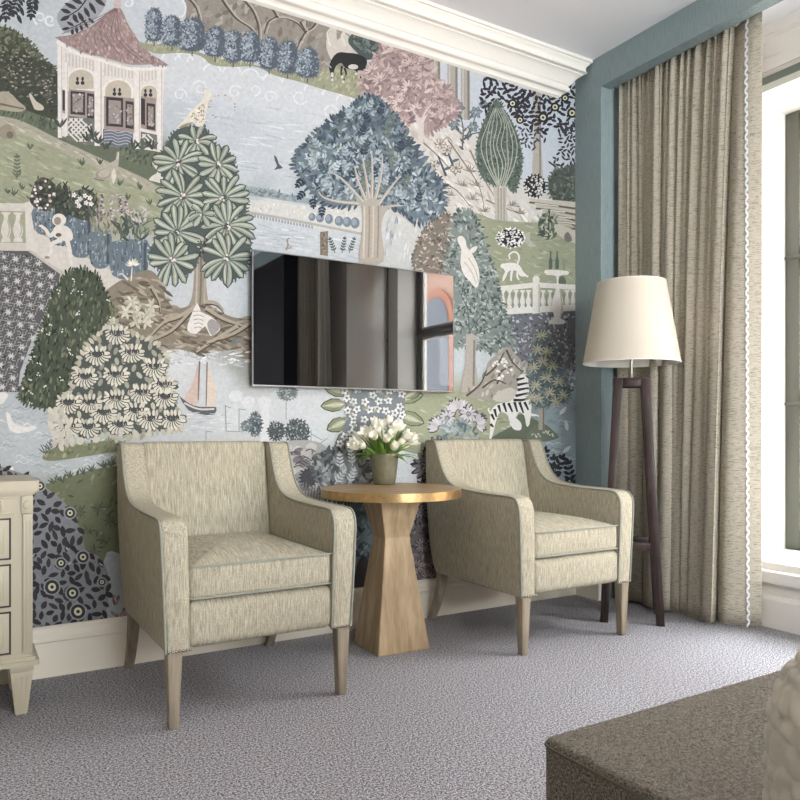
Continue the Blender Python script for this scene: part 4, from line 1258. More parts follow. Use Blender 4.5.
# ---- pale rocky hill on the right, tall trunks, dusty pink tree
blob([(432, 40), (505, 40), (505, 140), (470, 130), (440, 110)], (186, 197, 210))
for (u0, u1, y) in ((433, 440, 100), (447.5, 457.5, 128), (461, 469.5, 120)):
    blob([(u0, 40), (u1, 40), (u1 + .5, y), (u0 - .5, y)], (166, 160, 148), 1); line([(u1 - 1.2, 40), (u1 - 1, y)], 2.2, 2.2, (128, 120, 110), 1); line([(u0 + 2, 40), (u0 + 2, y)], 1.5, 1.5, (186, 181, 170), 1)
PR = (202, 200, 191)
q = blob([(398, 128), (412, 116), (440, 112), (458, 122), (468, 138), (482, 160), (496, 182), (520, 196), (536, 204), (546, 216), (536, 224), (500, 222), (478, 222), (460, 214), (446, 214), (440, 190), (424, 160)], PR)
dabs(q, 260, [(212, 207, 198), (194, 187, 175), (216, 213, 206), (184, 176, 164)], 11, 2.4, -50, 25)
for P in ([(420, 140), (440, 158), (456, 176)], [(448, 140), (462, 160), (478, 184), (484, 206)], [(470, 150), (480, 172), (494, 196)], [(440, 182), (456, 190), (470, 206)], [(486, 200), (500, 206), (520, 214)]): line(P, 1.6, .7, (130, 116, 100))
for (u, v) in ((476, 186), (450, 196), (444, 188), (472, 200), (484, 212), (512, 206), (520, 214), (444, 206), (500, 208), (462, 186), (470, 172)):
    for a in range(0, 180, 26): leaf(u, v, a + rm.uniform(-10, 10), rm.uniform(5, 9), 1, jit((136, 120, 102), .15))
for (u, v, a) in ((454, 168, 130), (446, 176, 120)): line([(u, v), (u - 8, v - 20)], 2.6, 1.6, (72, 84, 98), 1); leaf(u - 3, v - 6, 20, 9, 3, (86, 104, 118)); leaf(u - 5, v - 12, 160, 8, 3, (100, 118, 132))
for (u, v) in ((440, 144), (456, 168), (434, 166), (447, 150)): rosette(u, v, 6.5, 7, (202, 188, 168), (96, 98, 104), 3.4, .1, 10, 1, 360, (130, 116, 104))
line([(440, 145), (446, 138), (452, 142), (450, 152)], 1, .6, (140, 124, 110))
# blue flower
for P in ([(462, 150), (463, 128), (458, 108)], [(464, 140), (472, 126), (476, 114)], [(462, 134), (452, 126)], [(464, 136), (480, 132)]): line(P, 1.6, 1, (92, 94, 98))
for (u, v, r) in ((459, 108, 6), (476, 112, 7), (454, 125, 6), (473, 127, 6), (483, 104, 5)): rosette(u, v, r, 6, (118, 140, 154), (80, 98, 114), 4, .1, 0, 1, 360, (170, 160, 140))
for k in range(12): leaf(463 + rm.uniform(-6, 8), 130 + rm.uniform(-14, 24), rm.uniform(20, 160), 7, 2.4, jit((84, 98, 102), .15))
q = blob([(362, 86), (364, 74), (372, 66), (376, 56), (388, 46), (402, 42), (418, 46), (429, 58), (431, 74), (441, 84), (453, 99), (456, 112), (448, 122), (438, 128), (426, 133), (424, 120), (414, 116), (404, 130), (395, 122), (384, 106), (370, 98)], (164, 138, 136))
edge(q, 4, [(160, 132, 131), (178, 150, 146)], 7, 3)
foliage(q, 420, [(178, 150, 146), (148, 122, 122), (192, 166, 160), (160, 134, 134), (134, 110, 112), (200, 178, 170)], 9, 3.2, 90, 100)
for (u, v) in [p for p in samp(q, 26)]: rosette(u, v, rm.uniform(7, 10), 7, rm.choice([(190, 164, 158), (168, 140, 138), (202, 182, 174)]), (142, 116, 116), 3, .05, rm.uniform(0, 60), 1, 200)
blob([(413, 116), (418, 122), (417, 152), (415, 160), (425, 160), (423, 150), (424, 122), (428, 114), (421, 118)], (206, 196, 186), 2)
line([(419, 140), (418, 120), (410, 108)], 2, .8, (208, 198, 190)); line([(421, 130), (424, 114), (432, 104)], 2, .8, (208, 198, 190))

# ---- the big blue tree
q = blob([(367, 97), (377, 99), (389, 111), (401, 128), (414, 148), (429, 169), (440, 184), (444, 201), (441, 216), (427, 225), (411, 221), (403, 212), (392, 208), (375, 204), (350, 206), (330, 206), (315, 197), (301, 179), (294, 165), (297, 152), (308, 142), (322, 129), (340, 121), (350, 110), (357, 102)], (100, 122, 136))
edge(q, 4, [(68, 86, 104), (84, 104, 118)], 7, 3)
TB = [(126, 148, 160), (72, 92, 110), (150, 170, 180), (98, 118, 112), (108, 130, 146), (60, 78, 96)]
foliage([(350, 108), (377, 99), (401, 128), (440, 184), (444, 201), (430, 196), (400, 150), (370, 130), (330, 140), (300, 155), (322, 129)], 420, [(64, 84, 104), (82, 104, 122), (76, 94, 96), (96, 118, 132)], 8, 3, 80, 80)
foliage(q, 620, TB, 6.5, 2.4, 80, 80); foliage([(300, 155), (340, 140), (370, 132), (400, 150), (440, 200), (440, 216), (420, 222), (400, 208), (350, 204), (318, 196), (302, 178)], 620, TB + [(164, 182, 190), (178, 194, 200)], 6.5, 2.4, 80, 80)
for (u, v) in samp([(302, 158), (345, 125), (368, 105), (395, 135), (436, 195), (430, 215), (400, 200), (330, 195)], 46):
    c = rm.choice([(56, 72, 92), (168, 186, 194), (72, 92, 108), (150, 172, 182), (104, 120, 110)])
    sprig(u, v, rm.uniform(40, 140), 10, 3, 6, 2.6, c)
for (u, v) in ((304, 178), (312, 196), (322, 204), (306, 190)): sprig(u, v, 250 + rm.uniform(-40, 40), 9, 3, 6, 2.4, (56, 70, 90))
TK = (174, 166, 150)
for P in ([(366, 206), (352, 190), (340, 178), (330, 172)], [(367, 204), (358, 182), (354, 166)], [(369, 202), (366, 180), (362, 158)], [(371, 202), (372, 176), (371, 152)], [(374, 202), (380, 178), (382, 156)], [(377, 206), (390, 188), (400, 176)], [(380, 210), (392, 206), (402, 206)], [(364, 204), (340, 202), (324, 198), (318, 192)]):
    line(P, 3.8, .9, TK); line([(a + .7, b) for a, b in P], 1.2, .4, (206, 196, 180))
blob([(354, 197), (361, 208), (362, 230), (359, 262), (383, 262), (381, 230), (384, 214), (392, 205), (380, 206), (376, 198), (368, 200), (362, 202)], TK, 3)
for (x, c) in ((364, (200, 190, 174)), (369, (150, 138, 120)), (373, (196, 186, 168)), (378, (146, 134, 116))): line([(x, 206), (x, 230), (x - 1, 258)], 1.6, 1.4, c)
foliage([(384, 226), (400, 216), (412, 226), (440, 226), (430, 262), (384, 262)], 50, [(196, 206, 212), (150, 166, 170), (210, 214, 214)], 9, 1.6, 85, 14)

# ---- dark leaved tree with ringed fruit, steps, shrubs, conifer
blob([(532, 80), (541, 80), (540, 130), (543, 182), (532, 182), (534, 130)], (176, 168, 154), 2); line([(540, 100), (540, 180)], 1.6, 1.6, (136, 126, 112), 1)
line([(556, 190), (556, 165)], 5, 4, (150, 146, 136), 1)
DL = (54, 52, 62)
def sprays(poly, n, ll, lw, col, L=15):
    for p in samp(poly, n): sprig(p[0], p[1], rm.uniform(0, 360), L, 4, ll, lw, col)
for pl in ([(484, 76), (500, 78), (524, 90), (528, 104), (516, 118), (504, 100), (492, 104), (486, 114), (480, 96)],): leafage(pl, 4.1, 7.5, 3.2, DL, .06, 1.0)
leafage([(520, 90), (560, 92), (576, 84), (576, 130), (566, 134), (552, 126), (546, 134), (530, 128), (516, 118)], 4.2, 7.5, 3.2, DL, .06, 2.0)
leafage([(520, 128), (538, 130), (546, 142), (536, 140), (534, 150), (522, 144)], 3.4, 5.6, 2, (66, 66, 80), .06, 4.0); leafage([(556, 124), (576, 122), (576, 164), (560, 168), (550, 164), (560, 148)], 3.6, 6, 2.3, (62, 62, 76), .06, 5.0)
for (u, v, r) in ((512.5, 103.5, 4.4), (520, 120, 4), (543, 117.5, 5), (555, 107, 4.6), (572, 113, 5), (565, 98, 4), (551, 96, 3.4)): eye(u, v, r)
q = blob([(553, 200), (548, 186), (552, 174), (562, 168), (580, 168), (580, 215), (566, 212)], (78, 90, 82)); edge(q, 3, (82, 94, 86), 4, 2); foliage(q, 130, [(92, 106, 94), (60, 72, 68), (112, 122, 104)], 4, 1.8, 90, 90)
for k in range(5):
    x0 = 528 + k * 6.5; y = 197 + k * 6
    blob([(x0, y), (x0 + 26 + k * 3, y + 3), (580, y + 6 + k), (580, y + 12 + k), (x0 + 3, y + 6)], (190 - k * 3, 182 - k * 3, 164 - k * 3), 1)
for k in range(5):
    x0 = 528 + k * 6.5; y = 197 + k * 6
    line([(x0 + 1, y + 5.4), (x0 + 24, y + 8.4), (580, y + 12.6)], 2.0, 2.0, (104, 92, 74), 1); line([(x0, y + .4), (x0 + 24, y + 3.2)], 1, 1, (214, 208, 192), 1)
q = ell(535, 186, 10.5, 11, 0, (44, 44, 48), 20); specks(q, 60, [(206, 204, 200), (190, 188, 184)], 1.05); edge(q, 3, (50, 50, 54), 3, 1.6)
blob([(493, 182), (500, 188), (507, 184), (506, 205), (508, 228), (496, 228), (495, 206)], (182, 176, 162), 2)
for x in (498, 501, 504): line([(x, 188), (x, 226)], .9, .9, (146, 136, 120), 1)
q = blob([(496, 100), (505, 111), (513, 124), (519, 140), (522, 158), (521, 174), (516, 190), (511, 191), (506, 184), (496, 186), (484, 180), (478, 168), (476, 150), (479, 134), (486, 116)], (84, 104, 92))
edge(q, 2.6, (96, 114, 100), 3.4, 1.6); foliage(q, 380, [(100, 120, 106), (66, 86, 78), (124, 140, 122), (58, 76, 70)], 4, 1.5, 60, 80)
for s_ in range(-4, 5):
    P = [(500 + s_ * .9, 186), (499 + s_ * 3.6 + 2, 165), (499 + s_ * 4.4 - 1, 145), (498 + s_ * 3.0 + 2, 124), (497 + s_ * 1.0, 108)]
    line([(a + 1.5 * math.sin(b * .16 + s_), b) for a, b in P], 1.25, .5, (168, 174, 156))

# ---- right meadow, balustrade, birdbath, monkey
q = blob([(474, 216), (496, 220), (520, 222), (546, 224), (580, 236), (580, 290), (500, 290), (484, 262)], (148, 156, 120))
dabs(q, 220, [(160, 168, 128), (134, 144, 108), (166, 170, 136), (142, 150, 116)], 8, 2, -14, 20)
q = blob([(538, 222), (544, 214), (552, 216), (558, 224), (556, 236), (546, 240), (540, 234)], (86, 102, 84)); foliage(q, 50, [(110, 126, 100), (66, 82, 72), (170, 170, 144)], 7, 2.2, 90, 100)
blob([(556, 224), (580, 234), (580, 244), (566, 240), (556, 232)], (186, 178, 160)); blob([(564, 236), (568, 232), (572, 240), (566, 242)], (120, 110, 100))
blob([(524, 236), (530, 232), (530, 240), (536, 246), (528, 246)], (172, 170, 150))
q = ell(510.5, 238, 14, 9.5, 0, (46, 46, 48), 20); specks(q, 105, [(226, 224, 220), (210, 208, 204)], 1.1, .9); edge(q, 2.4, (224, 222, 218), 2.4, 1.5)
WH = (222, 219, 211)
blob([(502, 266), (506, 263), (514, 263), (520, 266), (523, 272), (526, 276), (520, 276), (517, 271), (509, 271), (506, 277), (503, 281), (505, 272)], WH, 3)
for P in ([(508, 270), (504, 276), (503, 281)], [(512, 270), (511, 277), (511, 281)], [(518, 270), (517, 276), (519, 280)], [(519, 268), (524, 274), (528, 277)]): line(P, 2.4, 1.6, WH)
ell(503.5, 266, 3.2, 2.6, 0, WH); line([(517, 265), (519, 258), (517, 253), (513, 252), (509, 255), (510, 259)], 1.7, 1.5, WH)
ell(562, 282, 4, 6, 0, (100, 112, 90)); 
BA = (216, 213, 203); BD = (182, 176, 164)
for P in ([(497, 312), (580, 308)],): line(P, 6, 6, BA, 1)
for u in (503, 509.5, 516, 522.5, 528.5, 543, 550, 567, 573): baluster(u, 290, 308, 2.6, BA, BD)
line([(497, 289), (534, 285)], 5, 5, BA, 1); line([(538, 285), (580, 288)], 5, 5, BA, 1)
blob([(532.5, 282), (540, 282), (540, 313), (532.5, 314)], BA, 1); ell(536, 279.5, 3.6, 3.6, 0, BA); line([(539, 284), (539, 312)], 1.4, 1.4, BD, 1)
q = blob([(504, 316), (580, 312), (580, 404), (560, 400), (540, 380), (512, 350)], (108, 112, 121), 1)
foliage(q, 420, [(148, 152, 160), (78, 82, 92), (176, 179, 185), (90, 94, 106), (132, 137, 146)], 4, 1.6, 0, 180); specks(q, 40, [(182, 184, 192)], 1.4)
blob([(545, 270), (568, 271), (567, 275), (559, 276), (559, 288), (563, 300), (563, 312), (560, 318), (564, 320), (564, 324), (550, 324), (550, 320), (554, 317), (552, 308), (553, 298), (556, 288), (556, 276), (547, 275)], (220, 216, 206), 2); line([(560, 290), (562, 308), (560, 318)], 1.6, 1.6, BD)
for u in (550.5, 557): blob([(u - 1.8, 269), (u - 1.8, 260), (u - .7, 257), (u - .7, 251), (u + .7, 251), (u + .7, 257), (u + 1.8, 260), (u + 1.8, 269)], (86, 102, 96), 1)
line([(564, 270), (564, 264)], .8, .8, (120, 122, 112), 1); ell(564, 262.5, 2, 2.2, 0, (132, 140, 128))
rosette(544, 336, 6, 10, (150, 150, 110), (60, 64, 58), 2, .05, 0, 1, 180)

# ---- brown leaved tree, big hedge with the white bird
q = blob([(412, 262), (416, 246), (424, 230), (434, 220), (446, 214), (456, 224), (452, 250), (446, 270), (420, 274)], (128, 116, 102))
foliage(q, 230, [(96, 84, 74), (166, 154, 136), (140, 128, 112), (190, 180, 164), (112, 122, 112)], 4, 1.8, 90, 120); edge(q, 3, (110, 98, 86), 4, 1.8)
q = blob([(448, 280), (445, 262), (450, 240), (452, 220), (460, 211), (470, 211), (478, 222), (484, 240), (491, 262), (498, 288), (504, 312), (512, 336), (514, 348), (500, 354), (480, 350), (466, 346), (450, 346), (446, 310)], (122, 138, 132))
edge(q, 3, [(96, 114, 108), (140, 154, 146)], 5, 2.4)
foliage(q, 700, [(148, 162, 154), (84, 100, 96), (168, 180, 172), (112, 130, 124), (72, 88, 84)], 5, 2, 60, 130)
for P in ([(470, 345), (468, 320), (466, 300)], [(470, 330), (484, 310), (490, 290)], [(468, 310), (458, 290)], [(472, 335), (496, 326), (504, 318)]): line(P, 1.3, .5, (84, 98, 92))
PC = (218, 214, 204)
blob([(457, 240), (461, 236), (465, 240), (467, 248), (473, 256), (478, 268), (479, 280), (476, 288), (470, 282), (463, 274), (460, 262), (461, 250)], PC, 3); leaf(468, 254, 40, 12, 5, PC); line([(464, 262), (471, 272), (476, 284)], 1, .8, (176, 172, 164)); line([(468, 258), (475, 270), (478, 282)], 1, .8, (176, 172, 164))
ell(460, 239, 3, 3, 0, PC)

# ---- under the hedge: rocks, field, striped beast, palm, water
blob([(466, 336), (476, 336), (475, 360), (478, 394), (461, 394), (465, 362)], (174, 166, 152), 2); line([(474, 340), (473, 392)], 2, 2, (134, 124, 110), 1)
q = blob([(398, 398), (420, 394), (470, 392), (500, 394), (524, 412), (532, 440), (480, 450), (400, 450)], (152, 160, 122)); dabs(q, 120, [(164, 170, 132), (138, 148, 110), (172, 174, 142)], 8, 2, -10, 20)
q = blob([(466, 396), (478, 386), (484, 374), (488, 362), (497, 354), (506, 347), (515, 354), (523, 366), (527, 378), (522, 396), (506, 402), (486, 400)], (162, 154, 140)); dabs(q, 60, [(180, 172, 158), (140, 130, 116), (190, 184, 172)], 7, 3, 70, 30)
for P in ([(485, 376), (496, 366), (504, 352)], [(497, 384), (500, 372), (512, 366)], [(506, 350), (512, 362), (522, 372)], [(482, 388), (494, 380), (506, 384)], [(466, 396), (480, 384), (486, 370)]): line(P, 2.2, 1, (92, 80, 68))
specks([(490, 364), (504, 356), (512, 370), (498, 386)], 22, [(226, 224, 218)], 1.4)
q = blob([(492, 398), (502, 390), (512, 388), (520, 396), (518, 402), (500, 402)], (196, 188, 172)); 
rosette(458, 412, 15, 15, (196, 192, 196), (84, 78, 90), 5.2, .12, 0, .9, 180, None); rosette(440, 428, 14, 15, (192, 188, 194), (84, 78, 90), 5.2, .12, -20, 1, 230); rosette(474, 424, 14, 15, (194, 190, 196), (84, 78, 90), 5.2, .12, -40, 1, 230)
rosette(447, 418, 10, 11, (196, 192, 198), (80, 74, 86), 4, .12); rosette(468, 414, 10, 11, (196, 192, 198), (80, 74, 86), 4, .12)
foliage([(444, 424), (474, 424), (478, 442), (440, 442)], 60, [(134, 156, 158), (96, 116, 122), (160, 178, 176)], 8, 3, 90, 80)
ZB = (222, 220, 214); ZK = (54, 52, 54)
blob([(514, 424), (520, 414), (546, 426), (560, 440), (480, 446), (490, 438)], (96, 108, 84)) 
blob([(518, 378), (522, 374), (527, 376), (528, 384), (530, 394), (531, 408), (529, 424), (526, 426), (524, 416), (519, 412), (515, 418), (510, 426), (508, 416), (500, 412), (496, 420), (492, 436), (489, 440), (490, 424), (490, 412), (497, 404), (508, 402), (515, 396), (517, 388)], ZB, 3)
blob([(508, 414), (520, 422), (520, 430), (512, 428)], ZB); line([(492, 416), (488, 410), (489, 408)], 2, 1.2, ZB); line([(528, 414), (537, 416), (540, 419)], 2.4, 1.6, ZB)
for P in ([(516, 380), (524, 378)], [(517, 385), (527, 383)], [(517, 390), (528, 388)], [(515, 396), (528, 393)], [(513, 400), (522, 400), (529, 398)], [(508, 403), (512, 412)], [(503, 403), (506, 412)], [(498, 405), (500, 412)], [(494, 409), (496, 417)], [(514, 402), (517, 412)], [(519, 402), (523, 413)], [(524, 402), (528, 410)], [(491, 414), (494, 420)], [(490, 424), (493, 427)]): line(P, 2.9, 1.6, ZK, 3 if len(P) > 2 else 1)
WB = (140, 162, 170)
q = blob([(552, 402), (564, 396), (582, 396), (582, 500), (548, 500), (538, 472), (532, 450), (534, 436), (542, 422)], WB, 3)
for k in range(40):
    u = rm.uniform(532, 572); v = rm.uniform(404, 485); line([(u, v), (u + 3, v - 1.2), (u + 6, v + .6), (u + 9, v)], 1, .6, rm.choice([(112, 138, 150), (176, 194, 200), (124, 148, 158)]), 3)
for (u, v, a) in ((562, 412, 50), (570, 428, 100), (565, 450, 40), (562, 462, 60)): leaf(u - 3, v + 3, a, 11, 4, (204, 212, 214))
blob([(526, 438), (534, 426), (544, 424), (554, 432), (558, 438), (540, 442)], (104, 116, 92)); specks([(530, 432), (550, 430), (554, 437), (530, 438)], 16, [(190, 196, 178)], 1)
line([(541, 430), (541, 404)], 6, 5, (160, 152, 134), 1); line([(543, 430), (543, 404)], 1.4, 1.4, (118, 108, 92), 1)
q = blob([(541, 329), (548, 338), (555, 352), (562, 368), (570, 390), (566, 402), (552, 405), (540, 408), (530, 402), (529, 382), (531, 358), (535, 340)], (86, 104, 110))
edge(q, 3, (104, 122, 122), 4.5, 1.6); foliage(q, 170, [(104, 124, 126), (66, 84, 92), (124, 140, 134)], 5, 1.5, 90, 120)
for (u, v) in [(541, 336), (537, 350), (547, 352), (542, 362), (533, 368), (552, 366), (546, 378), (535, 386), (558, 382), (549, 393), (563, 396), (538, 399), (555, 402), (531, 398)]:
    for a in range(20, 340, 36): leaf(u, v, a - 70 + rm.uniform(-8, 8), 7, 1.5, jit((168, 166, 132), .1))
for (u, v, a, n) in ((540, 478, 80, 5), (548, 482, 60, 5), (556, 486, 95, 3), (560, 488, 30, 4), (538, 490, 60, 4), (545, 470, 110, 3), (572, 490, 100, 5), (566, 492, 140, 3)): sprig(u, v, a, 26, n, 9, 3.6, (54, 54, 62))

# ---- rosette tree on the left with the cream bird
blob([(193, 246), (207, 246), (206, 270), (208, 300), (218, 314), (230, 322), (172, 322), (186, 308), (192, 296), (194, 270)], (152, 140, 120), 3)
for (x, c) in ((197, (178, 168, 148)), (201, (122, 110, 92)), (205, (170, 160, 140))): line([(x, 250), (x, 280), (x - 1, 305)], 1.8, 1.8, c)
q = blob([(166, 146), (174, 132), (190, 126), (206, 130), (215, 144), (230, 154), (237, 172), (234, 184), (245, 196), (246, 212), (241, 220), (250, 232), (250, 254), (244, 272), (232, 280), (216, 276), (206, 264), (200, 252), (196, 266), (184, 276), (166, 272), (152, 264), (150, 250), (156, 240), (156, 226), (164, 214), (162, 200), (168, 186), (160, 172), (160, 158)], (78, 92, 90))
edge(q, 3, (84, 98, 96), 5, 2)
for (u, v, R, n, a0) in ((196, 142, 17, 12, 0), (178, 163, 22, 15, 10), (218, 165, 21, 14, 0), (183, 197, 25, 16, 5), (224, 198, 24, 16, 12), (177, 232, 25, 16, 0), (227, 226, 26, 17, 8), (172, 260, 23, 15, 3), (227, 259, 25, 16, 0), (202, 214, 12, 8, 0)):
    palmrose(u, v, R, n - 2, a0)
    for k in range(7):
        a = rm.uniform(0, 6.3); rr = rm.uniform(0, R * .16); ell(u + rr * math.cos(a), v + rr * math.sin(a), 1.2, 1.2, 0, rm.choice([(214, 196, 186), (90, 74, 70), (226, 214, 204)]), 7)
specks([(198, 240), (208, 235), (206, 250), (196, 262)], 20, [(60, 56, 54), (200, 186, 176)], 1)
PB = (216, 209, 188)
blob([(205, 92), (208, 90), (211, 93), (212, 98), (208, 102), (206, 112), (204, 124), (198, 127), (193, 122), (186, 124), (178, 129), (177, 127), (184, 120), (190, 112), (198, 104), (203, 99)], PB, 3)
specks([(204, 103), (205, 120), (196, 124), (190, 116)], 60, [(150, 138, 112), (226, 218, 200), (172, 150, 128)], .9); leaf(178, 128, 20, 16, 3, (150, 142, 104)); line([(203, 92), (204, 88), (207, 90)], 1, .6, (196, 164, 130)); line([(200, 126), (201, 134)], 1, 1, (180, 160, 130), 1)

# ---- pots, plants, terrace, left balustrade, tiled floor
blob([(28, 230), (34, 230), (60, 244), (95, 262), (120, 276), (118, 292), (102, 296), (60, 276), (26, 256)], (202, 196, 184), 1)
blob([(28, 248), (60, 270), (102, 290), (98, 300), (56, 280), (20, 258)], (188, 180, 166), 1)
q = blob([(-60, 250), (28, 251), (60, 274), (58, 290), (46, 310), (30, 345), (20, 372), (18, 392), (-60, 394)], (92, 92, 94), 1)
for iu in range(-3, 6):
    for iv in range(13):
        u = 4 + iu * 11.5 + iv * .8; v = 257 + iv * 11 + iu * 2
        if not isin((u, v), q) or u < -30: continue
        for k in range(4):
            a = k * PI / 2 + .78; swirl(u + 3.6 * math.cos(a), v + 3.6 * math.sin(a), 2.6, .9, (160, 160, 158), .8, a)
        for k in range(6): leaf(u, v, k * 60 + rm.uniform(-8, 8), 3.4 if (iu + iv) % 2 else 2, 1.5, (194, 194, 190))
specks(q, 120, [(150, 150, 148), (62, 62, 66), (56, 56, 58)], 1)
for v in (270, 304, 322, 346): line([(-20, v - 4), (20, v), (48, v + 3)], .8, .8, (150, 150, 148), 1)
for (x, y) in ((-28, 0), (-17, 0), (-6, 0), (6, 0), (18, 0)): baluster(x, 211, 242, 5, (204, 199, 186), (168, 160, 144))
line([(-40, 207), (28, 208)], 9, 9, (200, 194, 180), 1); line([(-40, 211), (28, 212)], 1.4, 1.4, (164, 156, 140), 1); line([(-40, 246), (30, 247)], 8, 8, (196, 189, 174), 1)
blob([(25, 203), (32, 200), (34, 206), (33, 250), (26, 250)], (206, 200, 188), 1)
PT = (102, 121, 132)
def potp(u0, u1, v0, v1, c):
    q = blob([(u0, v0 + 2), (u1, v0), (u1 + 1, v0 + (v1 - v0) * .4), (u1 - 1, v1 - 4), ((u0 + u1) / 2, v1), (u0 + 2, v1 - 5), (u0 - 1, v0 + (v1 - v0) * .4)], c, 2)
    dabs(q, 46, [tuple(x * 1.12 for x in c), tuple(x * .84 for x in c), (138, 154, 164)], 8, 1.6, 88, 8); specks(q, 26, [(170, 182, 188), (70, 84, 98)], .9)
    line([(u1 - 2, v0 + 3), (u1 - 2, v1 - 5)], 3, 3, tuple(x * .74 for x in c), 1)
potp(33, 50, 207, 235, (106, 122, 132)); potp(48, 70, 212, 246, (98, 119, 132)); potp(69, 91, 215, 258, (95, 115, 128)); potp(89, 110, 231, 269, PT); potp(110, 147, 240, 280, (98, 118, 131))
q = blob([(30, 202), (32, 190), (38, 179), (46, 178), (54, 184), (57, 200), (52, 210), (40, 210)], (64, 70, 60)); foliage(q, 90, [(84, 90, 72), (52, 58, 52), (108, 100, 88)], 5, 2, 80, 80); specks(q, 26, [(226, 216, 212), (206, 188, 186)], 1.5)
for u in (59, 65): q = blob([(u - 4, 214), (u - 3, 190), (u, 184), (u + 3, 190), (u + 4, 214)], (62, 72, 62)); foliage(q, 30, [(80, 92, 76), (48, 56, 50)], 4, 1.5, 80, 40)
q = blob([(66, 212), (70, 196), (78, 190), (90, 190), (98, 200), (96, 218), (82, 220)], (70, 78, 66)); foliage(q, 90, [(90, 100, 80), (52, 60, 52), (110, 116, 94)], 6, 2, 85, 60)
for (u, v) in ((74, 195), (80, 199), (86, 203), (90, 198), (79, 206), (85, 196), (77, 202), (91, 204)): rosette(u, v, 3, 5, (226, 222, 214), (150, 146, 138), 2.4, .05)
for (u, v, h) in ((102, 222, 28), (112, 222, 26), (120, 216, 22), (97, 224, 16), (126, 214, 14)):
    for k in range(26): t = rm.random(); ell(u + rm.uniform(-3, 3) * (1 - t * .8), v - h * t, 1.3, 1.1, 0, rm.choice([(128, 104, 124), (176, 152, 166), (96, 78, 98), (204, 184, 192)]), 6)
foliage([(90, 222), (104, 216), (122, 222), (118, 236), (96, 236)], 70, [(128, 130, 104), (100, 106, 84), (160, 156, 128)], 7, 1.6, 85, 40)
foliage([(114, 238), (124, 222), (142, 222), (148, 236), (140, 244)], 60, [(92, 108, 92), (130, 142, 118), (70, 84, 74)], 13, 2.4, 90, 60)
foliage([(128, 212), (146, 208), (150, 222), (130, 226)], 30, [(196, 176, 184), (176, 172, 160)], 5, 2, 80, 60)
MK = (214, 208, 196)
ell(59, 220, 7, 6.4, 0, MK); ell(57.5, 221, 3.6, 4, 0, (146, 134, 116)); blob([(56, 226), (66, 226), (72, 232), (72, 240), (64, 241), (56, 238), (52, 234)], MK, 3)
for P in ([(56, 230), (50, 236), (46, 230), (41, 226)], [(62, 240), (52, 244), (51, 252), (48, 257)], [(67, 240), (70, 252), (71, 264), (71, 268)]): line(P, 4.6, 2.4, MK)
ell(58.5, 235, 3, 2, 0, (112, 90, 74)); ell(41, 226, 2.4, 1.2, 0, MK); ell(47, 257.5, 2.6, 1.4, 0, (150, 138, 118))

# ---- brown bank with roots, shell
BR = (136, 124, 104)
q = blob([(100, 300), (112, 286), (126, 278), (148, 270), (160, 280), (166, 298), (176, 308), (190, 306), (206, 304), (220, 312), (236, 318), (256, 320), (256, 356), (240, 358), (222, 348), (206, 352), (194, 353), (176, 349), (156, 352), (136, 345), (118, 330)], BR)
dabs(q, 230, [(154, 142, 120), (116, 104, 86), (168, 156, 134), (104, 92, 76)], 12, 3, -12, 26)
for P in ([(196, 306), (180, 316), (164, 322), (150, 336)], [(192, 310), (172, 330), (150, 340)], [(205, 308), (222, 318), (244, 326)], [(238, 326), (214, 340), (196, 352)], [(205, 302), (216, 303), (224, 311)], [(150, 286), (158, 300), (160, 312)], [(252, 322), (232, 334), (206, 342)]): line(P, 4.5, 1.6, (168, 156, 134)); line([(a, b + 2.6) for a, b in P], 1.8, .8, (84, 72, 58))
blob([(197, 303), (201, 312), (210, 316), (220, 325), (218, 332), (210, 336), (205, 326), (196, 334), (187, 330), (190, 318)], (216, 213, 206), 2)
for k in range(5): line([(192 + k * .6, 312 + k * 4), (199, 311 + k * 4), (204 - k * .4, 313 + k * 4)], .8, .8, (150, 148, 142), 3)
blob([(207, 324), (212, 319), (220, 325), (217, 332), (211, 335)], (150, 150, 148), 3)
for (u, v) in ((132, 302), (138, 312), (148, 316), (126, 312), (152, 306), (136, 322), (146, 322)):
    for k in range(6): leaf(u, v, k * 60 + rm.uniform(-20, 20), 8, 3, jit((196, 192, 168), .08))
for P in ([(138, 326), (134, 312), (132, 302)], [(140, 324), (150, 310), (154, 300)]): line(P, 1.6, 1, (170, 168, 134))
rosette(133, 266, 8, 7, (222, 216, 200), (170, 164, 146), 2.6, .05, 20, 1, 180); line([(131, 281), (132, 268)], 1.4, 1, (214, 208, 192), 1); line([(128, 280), (122, 274), (119, 275)], 2, 1, (206, 200, 184))
for a in (20, 50, 75): leaf(232, 344, a, 8, 2, (104, 120, 118))
dabs([(150, 352), (250, 352), (245, 366), (170, 366)], 60, [(212, 216, 217), (176, 186, 192)], 9, 1.8, 0, 20)
for (u, v) in ((186, 354), (198, 357), (210, 356), (222, 356), (234, 360), (176, 352)): swirl(u, v, 3.4, 1, (150, 164, 174), 1, rm.uniform(0, 6))

